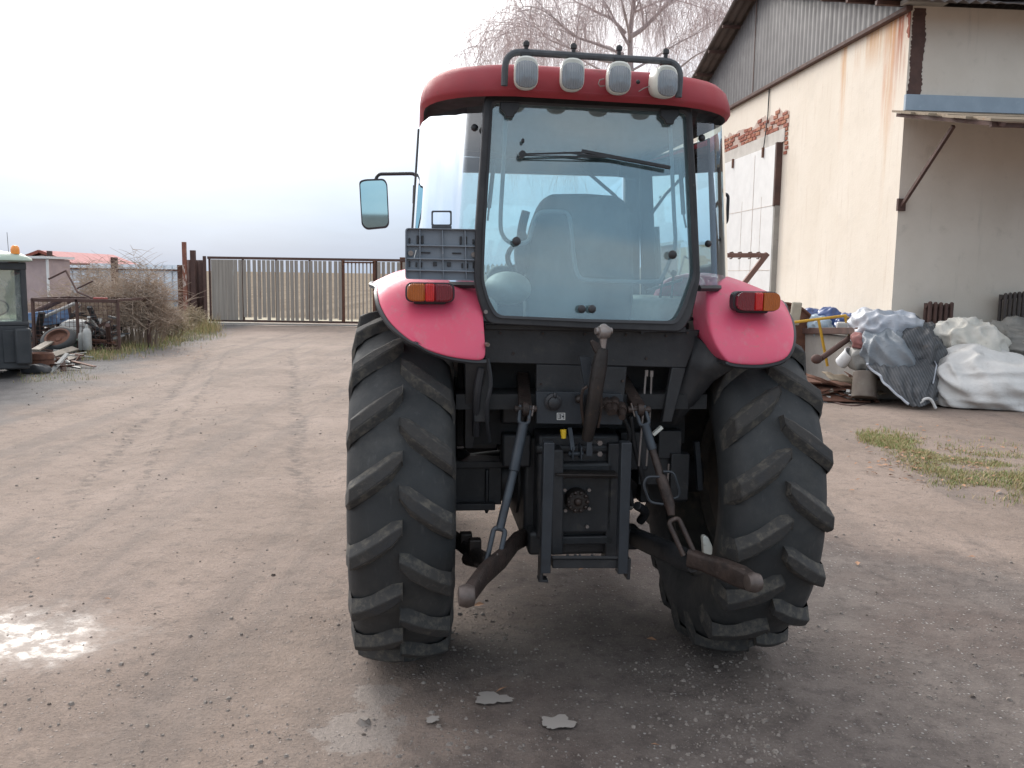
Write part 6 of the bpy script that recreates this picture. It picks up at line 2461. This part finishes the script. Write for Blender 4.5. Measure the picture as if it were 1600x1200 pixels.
mb.tube([yp(1320, 493), yp(1331, 500, .5), yp(1331, 560, .5)], .018, 8)
mb.tube([yp(1240, 504), yp(1243, 590)], .022, 8)
tag(mb.build('yellow_frame', M['yel']), 'bent yellow tubular frame standing in the scrap heap', 'frame')
mb = MB()
mb.tube(catmull([W(1346, 515, 13.2), W(1325, 530, 13.15), W(1300, 548, 13.05), W(1283, 560, 12.95)], 3), .042, 10)
mb.ball(W(1276, 561, 12.9), (.085, .07, .07), 12, 8)
tag(mb.build('iron_lever', M['rustdk'], smooth=50), 'dark iron bar slanting down through the yellow frame', 'bar')
mb = MB()
c = W(1322, 560, 12.7)
ax_ = V((.35, -.55, .6))
mb.lathe([(-.12, .085), (-.115, .09), (.10, .105), (.105, .115), (.125, .115), (.125, .10), (-.10, .08)], c, ax_, 22)
tag(mb.build('bucket', mat('white_plastic', (.68, .69, .7), (.6, .6, .6), 8, .4), smooth=40), 'white bucket tipped over in the scrap heap', 'bucket')
mb = MB()
c = W(1351, 578, 12.65)
mb.lathe([(0, .085), (.01, .095), (.26, .105), (.265, .112), (.28, .112), (.28, .10), (.02, .085)], c, (0, 0, 1), 22)
bu = tag(mb.build('bucket', mat('grey_tin', (.32, .34, .36), (.25, .26, .28), 6, .45), smooth=40), 'grey bucket standing beside the light tarpaulin', 'bucket')
mb = MB()
mb.cyl(W(1350, 622, 12.3) * 1.0, W(1352, 582, 12.4), .17, .16, 20)
tag(mb.build('tin_drum', mat('rust_stained_tin', (.16, .135, .11), (.11, .085, .07), 5, .7, layers=[((.22, .2, .18), 7, .58, .75)]), bevel=.01), 'dull grey tin drum at the foot of the dark tarpaulin', 'drum')
# rusty sheets on the ground
rnd = random.Random(12)
shl = ['rusty sheet lying flat nearest the tyre', 'pale brown board on top of the rusty sheets', 'rusty sheet tilted towards the grey drum', 'dark rusty plate at the back of the heap', 'broken brown board in front of the heap', 'narrow rusty strip sticking out of the heap', 'rusty plate under the pale brown board', 'red brown plate beside the grey drum']
shp = [(1300, 618, .9, .5, .06, .12), (1318, 588, .62, .22, .30, .15), (1332, 608, .75, .35, .17, -.35), (1290, 590, .8, .5, .22, .1), (1345, 622, .6, .22, .07, -.2), (1308, 606, .9, .10, .20, .3), (1312, 598, .7, .45, .18, -.08), (1338, 592, .3, .3, .25, .5)]
for i, (u, v, l_, w_, z_, ti) in enumerate(shp):
    c = W(u, v, 12.55 + .12 * (i % 4))
    c.z = z_
    n_ = 8
    Rm = Matrix.Rotation(rnd.uniform(-.6, .5), 3, 'Z') @ Matrix.Rotation(ti, 3, 'Y') @ Matrix.Rotation(rnd.uniform(-.15, .45), 3, 'X')
    rows_ = [[c + Rm @ V((l_ * (a_ / n_ - .5) * (1 + .1 * rnd.random()), w_ * (b2 / 4 - .5), .03 * noise.noise(V((a_ * .5, b2 * .6, i * 5)))) ) for a_ in range(n_ + 1)] for b2 in range(5)]
    for r_ in rows_:
        for p in r_:
            p.z = max(p.z, .02)
    tag(MB().grid(rows_).build('scrap_sheet', M['board'] if i in (1, 4) else M['rust'], solid=.012, smooth=40), shl[i], 'sheet', 'rusty sheets in the scrap heap')
mb = MB()
for _ in range(46):
    c = W(rnd.uniform(1268, 1368), rnd.uniform(585, 628), 12.6)
    c.z = rnd.uniform(.01, .12)
    d_ = V((rnd.uniform(-1, 1), rnd.uniform(-1, 1), rnd.uniform(-.2, .3))).normalized() * rnd.uniform(.05, .3)
    mb.slot = rnd.choice((0, 0, 1, 2))
    mb.beam(c - d_, c + d_, rnd.uniform(.02, .07), rnd.uniform(.01, .04))
tag(mb.build('scrap_rubble', [M['rust'], M['wood'], M['pale']], origin=None, smooth=0), 'small mixed scrap and splinters under the rusty sheets', 'scrap', kind='stuff')
bar('rusty_cable', catmull([G(1300, 628), G(1335, 634), G(1362, 626), G(1366, 618)], 5), .012, M['rustdk'], 'rusty cable looped on the dirt before the scrap sheets', 'cable')


# woven tarpaulins and big bags
def weave(name, c1, c2, stripe=None, rough=.55):
    m, nt, b = new_mat(name)
    co = nt.coord()
    n1 = nt.noise(co, 3, 6)
    col = nt.mixc(nt.step(n1, .3, .7), c1, c2)
    if stripe:
        w = nt.node('ShaderNodeTexWave')
        nt.l.new(nt.coord((1, .3, .6), rot=(.3, .5, .8)), w.inputs[0])
        w.inputs['Scale'].default_value = stripe[0]
        w.inputs['Distortion'].default_value = 2.0
        col = nt.mixc(nt.math('MULTIPLY', nt.step(w.outputs[1], .55, .75), .8), col, stripe[1])
    col = nt.mixc(nt.math('MULTIPLY', nt.step(nt.noise(co, 5, 6), .6, .8), .6), col, (.20, .17, .145))
    nt.put(b.inputs['Base Color'], col)
    b.inputs['Roughness'].default_value = rough
    h = nt.math('ADD', nt.noise(nt.coord(), 9, 6, .7), nt.math('MULTIPLY', nt.noise(nt.coord((1, 1, 3)), 22, 4), .4))
    nt.l.new(nt.bump(h, .5, .03), b.inputs['Normal'])
    return m


M['tarpl'] = weave('tarp_sheen_and_hem', (.34, .37, .42), (.50, .52, .56), None, .4)  # pale colour paints the sheen on the dark tarp's top; also the hems
M['tarpd'] = weave('dark_woven_tarp', (.05, .053, .058), (.085, .088, .093), (13, (.115, .12, .128)), .5)
M['tarpm'] = weave('grey_woven_tarp', (.15, .175, .20), (.22, .245, .27), None, .45)
M['bagw'] = weave('white_woven_bag', (.56, .55, .53), (.66, .65, .63), None, .6)
M['bagy'] = weave('yellowed_white_bag', (.54, .52, .46), (.62, .60, .55), None, .6)
M['bagg'] = weave('dirty_grey_bag', (.16, .16, .15), (.27, .26, .24), None, .6)
gtar = 'crumpled tarpaulins on the heap'
crumple('tarpaulin', 'shiny top of the dark tarpaulin by the wall corner, its sheen painted pale blue', 'tarpaulin', W(1384, 520, 12.9), (.44, .40, .25), 1, .075, (1, 1, 1.4), M['tarpl'], .2, (.1, .12), group=gtar)
crumple('tarpaulin', 'dark woven tarpaulin bunched between its pale painted top and the white bags', 'tarpaulin', W(1426, 556, 12.72), (.48, .48, .47), 2, .09, (1.4, 1, .8), M['tarpd'], .5, (.1, .35), group=gtar)
crumple('tarpaulin', 'grey blue tarpaulin fold hanging beside the grey bucket', 'tarpaulin', W(1392, 552, 12.45), (.27, .32, .30), 5, .07, (1.2, 1, .7), M['tarpm'], -.3, (0, -.5), group=gtar)
# front flap: draped sheet from control points
ctl = [[(1352, 572, 12.3), (1385, 566, 12.25), (1420, 562, 12.25), (1455, 560, 12.3), (1478, 575, 12.5)],
       [(1366, 582, 12.2), (1392, 578, 12.05), (1424, 576, 12.0), (1456, 574, 12.1), (1480, 592, 12.4)],
       [(1380, 600, 12.05), (1402, 600, 11.92), (1428, 598, 11.86), (1455, 594, 11.95), (1474, 605, 12.2)],
       [(1398, 618, 11.92), (1412, 618, 11.85), (1432, 618, 11.78), (1452, 612, 11.85), (1466, 616, 12.1)],
       [(1418, 634, 11.8), (1426, 636, 11.75), (1440, 636, 11.72), (1452, 630, 11.78), (1462, 626, 12.0)]]
cp3 = [catmull([W(*p) for p in r_], 8) for r_ in ctl]
cols_ = [catmull([r_[j] for r_ in cp3], 9) for j in range(len(cp3[0]))]
rows_ = []
for i in range(len(cols_[0])):
    row = []
    for j in range(len(cols_)):
        p = cols_[j][i].copy()
        f_ = abs(noise.noise(V((j * .22 + i * .05, i * .04, 3)))) + .5 * abs(noise.noise(V((j * .5, i * .08, 9))))
        p += V((0, -.05, .03)) * (1.0 - 2.2 * f_)
        p.z = max(p.z, .02)
        row.append(p)
    rows_.append(row)
fl_ = MB().grid(rows_)
tag(fl_.build('tarpaulin', M['tarpd'], solid=.012, smooth=180), 'striped dark tarpaulin flap spread down to the dirt', 'tarpaulin', gtar)
mb = MB()
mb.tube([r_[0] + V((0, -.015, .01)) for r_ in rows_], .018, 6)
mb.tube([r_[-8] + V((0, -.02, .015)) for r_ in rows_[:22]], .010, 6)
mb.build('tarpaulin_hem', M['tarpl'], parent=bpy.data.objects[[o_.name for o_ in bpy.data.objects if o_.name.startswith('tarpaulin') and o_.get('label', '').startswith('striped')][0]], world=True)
mb = MB()
mb.tube(catmull([W(u, v, y) for u, v, y in ((1436, 634, 11.75), (1444, 624, 11.72), (1454, 624, 11.72), (1462, 638, 11.72))], 4), .02, 8)
tag(mb.build('white_strap', M['bagw']), 'white looped strap at the bottom of the striped tarpaulin', 'strap')
crumple('red_cloth', 'faded red cloth stuffed under the pale tarpaulin', 'cloth', W(1357, 537, 12.6), (.20, .22, .12), 31, .05, (1.5, 1.5, 2), mat('faded_red_cloth', (.30, .12, .11), (.16, .08, .075), 6, .85), .4, (.2, .3), nu=70, nv=44)
crumple('dark_rag', 'dark rag hanging below the faded red cloth', 'rag', W(1352, 556, 12.62), (.18, .2, .13), 33, .05, (1.5, 1.5, 1), M['bagg'], .1, (.1, -.2), nu=70, nv=44)
gbag = 'big woven bags against the warehouse wall'
crumple('big_bag', 'upper white bag slumped under the radiators', 'bag', W(1508, 534, 12.75), (.48, .45, .31), 11, .075, (1, 1, 1.2), M['bagy'], .1, (.1, .05), group=gbag)
crumple('big_bag', 'large white bag lying full on the dirt in front of the others', 'bag', W(1552, 604, 12.2), (.86, .55, .42), 12, .075, (.55, 1, 1.3), M['bagw'], -.12, (.05, .10), group=gbag, frq=1.9)
crumple('big_bag', 'dirty grey bag squeezed between the two white bags', 'bag', W(1574, 538, 12.8), (.36, .35, .24), 13, .08, (1, 1, 1.2), M['bagg'], .2, (0, -.1), group=gbag)
crumple('big_bag', 'grey bag under the dark ribbed radiator', 'bag', W(1640, 555, 12.7), (.5, .45, .42), 15, .08, (1, 1, 1.2), M['bagg'], .2, (0, -.1), group=gbag)


def radiator(u0, u1, vt, ncol, m, label, ragged):
    a, b_ = frontP(u0, vt, -.22), frontP(u1, vt, -.22)
    root = thing('radiator', label, 'radiator', WF.M @ V(((a.x + b_.x) / 2, -.22, 0)), WYAW, 'cast iron radiators leaning on the wall')
    w_ = b_.x - a.x
    rn = random.Random(ncol)
    for k in range(ncol):
        x = -w_ / 2 + w_ * (k + .5) / ncol
        h_ = a.z - (rn.uniform(0, .07) if ragged else .03 * abs(k - ncol / 2) / ncol * 2)
        mb = MB()
        cw_ = w_ / ncol
        mb.tube([V((x, -.05, .03)), V((x, -.05, h_ - .03))], cw_ * .36, 8)
        mb.tube([V((x, .06, .03)), V((x, .06, h_ - .03))], cw_ * .36, 8)
        for z_ in (.08, h_ - .07):
            mb.tube([V((x - cw_ * .5, 0, z_)), V((x + cw_ * .5, 0, z_))], .035, 10)
            mb.tube([V((x, -.05, z_)), V((x, .06, z_))], cw_ * .36, 8)
        mb.ball((x, -.05, h_ - .03), cw_ * .38, 8, 6)
        mb.build('radiator_section', m, parent=root, smooth=50)
    return root


radiator(1447, 1489, 466, 5, M['rustdk'], 'rusty brown five column radiator with a jagged top', True)
radiator(1565, 1622, 454, 8, mat('dark_cast_iron', (.05, .042, .04), (.075, .06, .055), 6, .7, bump=(.2, 40)), 'dark ribbed radiator with eight even columns', False)

# brown implement frame standing behind the right fender
iY = 11.0
im = thing('hay_rake_frame', 'brown bent iron frame with hooks in front of the white door', 'implement', (W(1190, 400, iY).x, iY, 0))
loc = V(im.location)
ip_ = lambda u, v, d=0: W(u, v, iY + d) - loc
mb = MB()
mb.beam(ip_(1100, 399), ip_(1199, 399), .055, .055)
mb.beam(ip_(1199, 396), ip_(1160, 446), .065, .06)
e = ip_(1160, 446)
mb.beam(e, V((e.x - .25, 0, 0.02)), .065, .06)
mb.beam(V((e.x - .55, -.4, .03)), V((e.x + .3, .4, .03)), .06, .06)
mb.beam(ip_(1100, 399), V((ip_(1100, 399).x, 0, .02)), .06, .06)
b3(mb, 'frame_tubes', mat('brown_painted_iron', (.20, .10, .075), (.15, .075, .055), 5, .7, layers=[((.3, .2, .15), 9, .6, .8)]), im, bevel=.006)
mb = MB()
for u in (1142, 1155, 1171, 1184):
    mb.tube([ip_(u - 2, 395), ip_(u + 3, 394), ip_(u + 5, 397), ip_(u + 1, 404), ip_(u - 2, 404)], .008, 5)
b3(mb, 'frame_hook', M['rust'], im, pieces=.005)

# ------------------------------------------------------------------ yard building behind the photographer (seen in the mirror and the cab glass)
yb = thing('storage_barn', 'pale storage barn across the yard with a dark doorway, seen only in the tractor mirror', 'barn', (-7.6, -26, 0), math.radians(12))
yb.scale = (1, 1, .66)
mb = MB()
mb.box((-4.5, 0, 2.1), (5.0, .3, 4.2))
mb.box((5.0, 0, 2.1), (8.0, .3, 4.2))
mb.box((-.5, 0, 3.9), (3.0, .3, .6))
mb.box((-7, -5, 2.1), (.3, 10, 4.2))
mb.box((9, -5, 2.1), (.3, 10, 4.2))
mb.box((1, -10, 2.1), (16.3, .3, 4.2))
b3(mb, 'barn_wall', M['plaster2'], yb)
mb = MB()
for y0_, y1_, z0_, z1_ in ((.7, -5, 4.1, 6.2), (-10.7, -5, 4.1, 6.2)):
    mb.add([V((-7.6, y0_, z0_)), V((9.6, y0_, z0_)), V((9.6, y1_, z1_)), V((-7.6, y1_, z1_))], [(0, 1, 2, 3)])
b3(mb, 'barn_roof', M['roofsheet'], yb, solid=.12)
mb = MB()
mb.box((-1.4, .2, 1.8), (1.5, .08, 3.5))
mb.box((3.5, .17, 2.4), (1.4, .06, 1.0))
mb.box((6.5, .17, 2.4), (1.4, .06, 1.0))
b3(mb, 'barn_door', M['rustdk'], yb, pieces=.01)
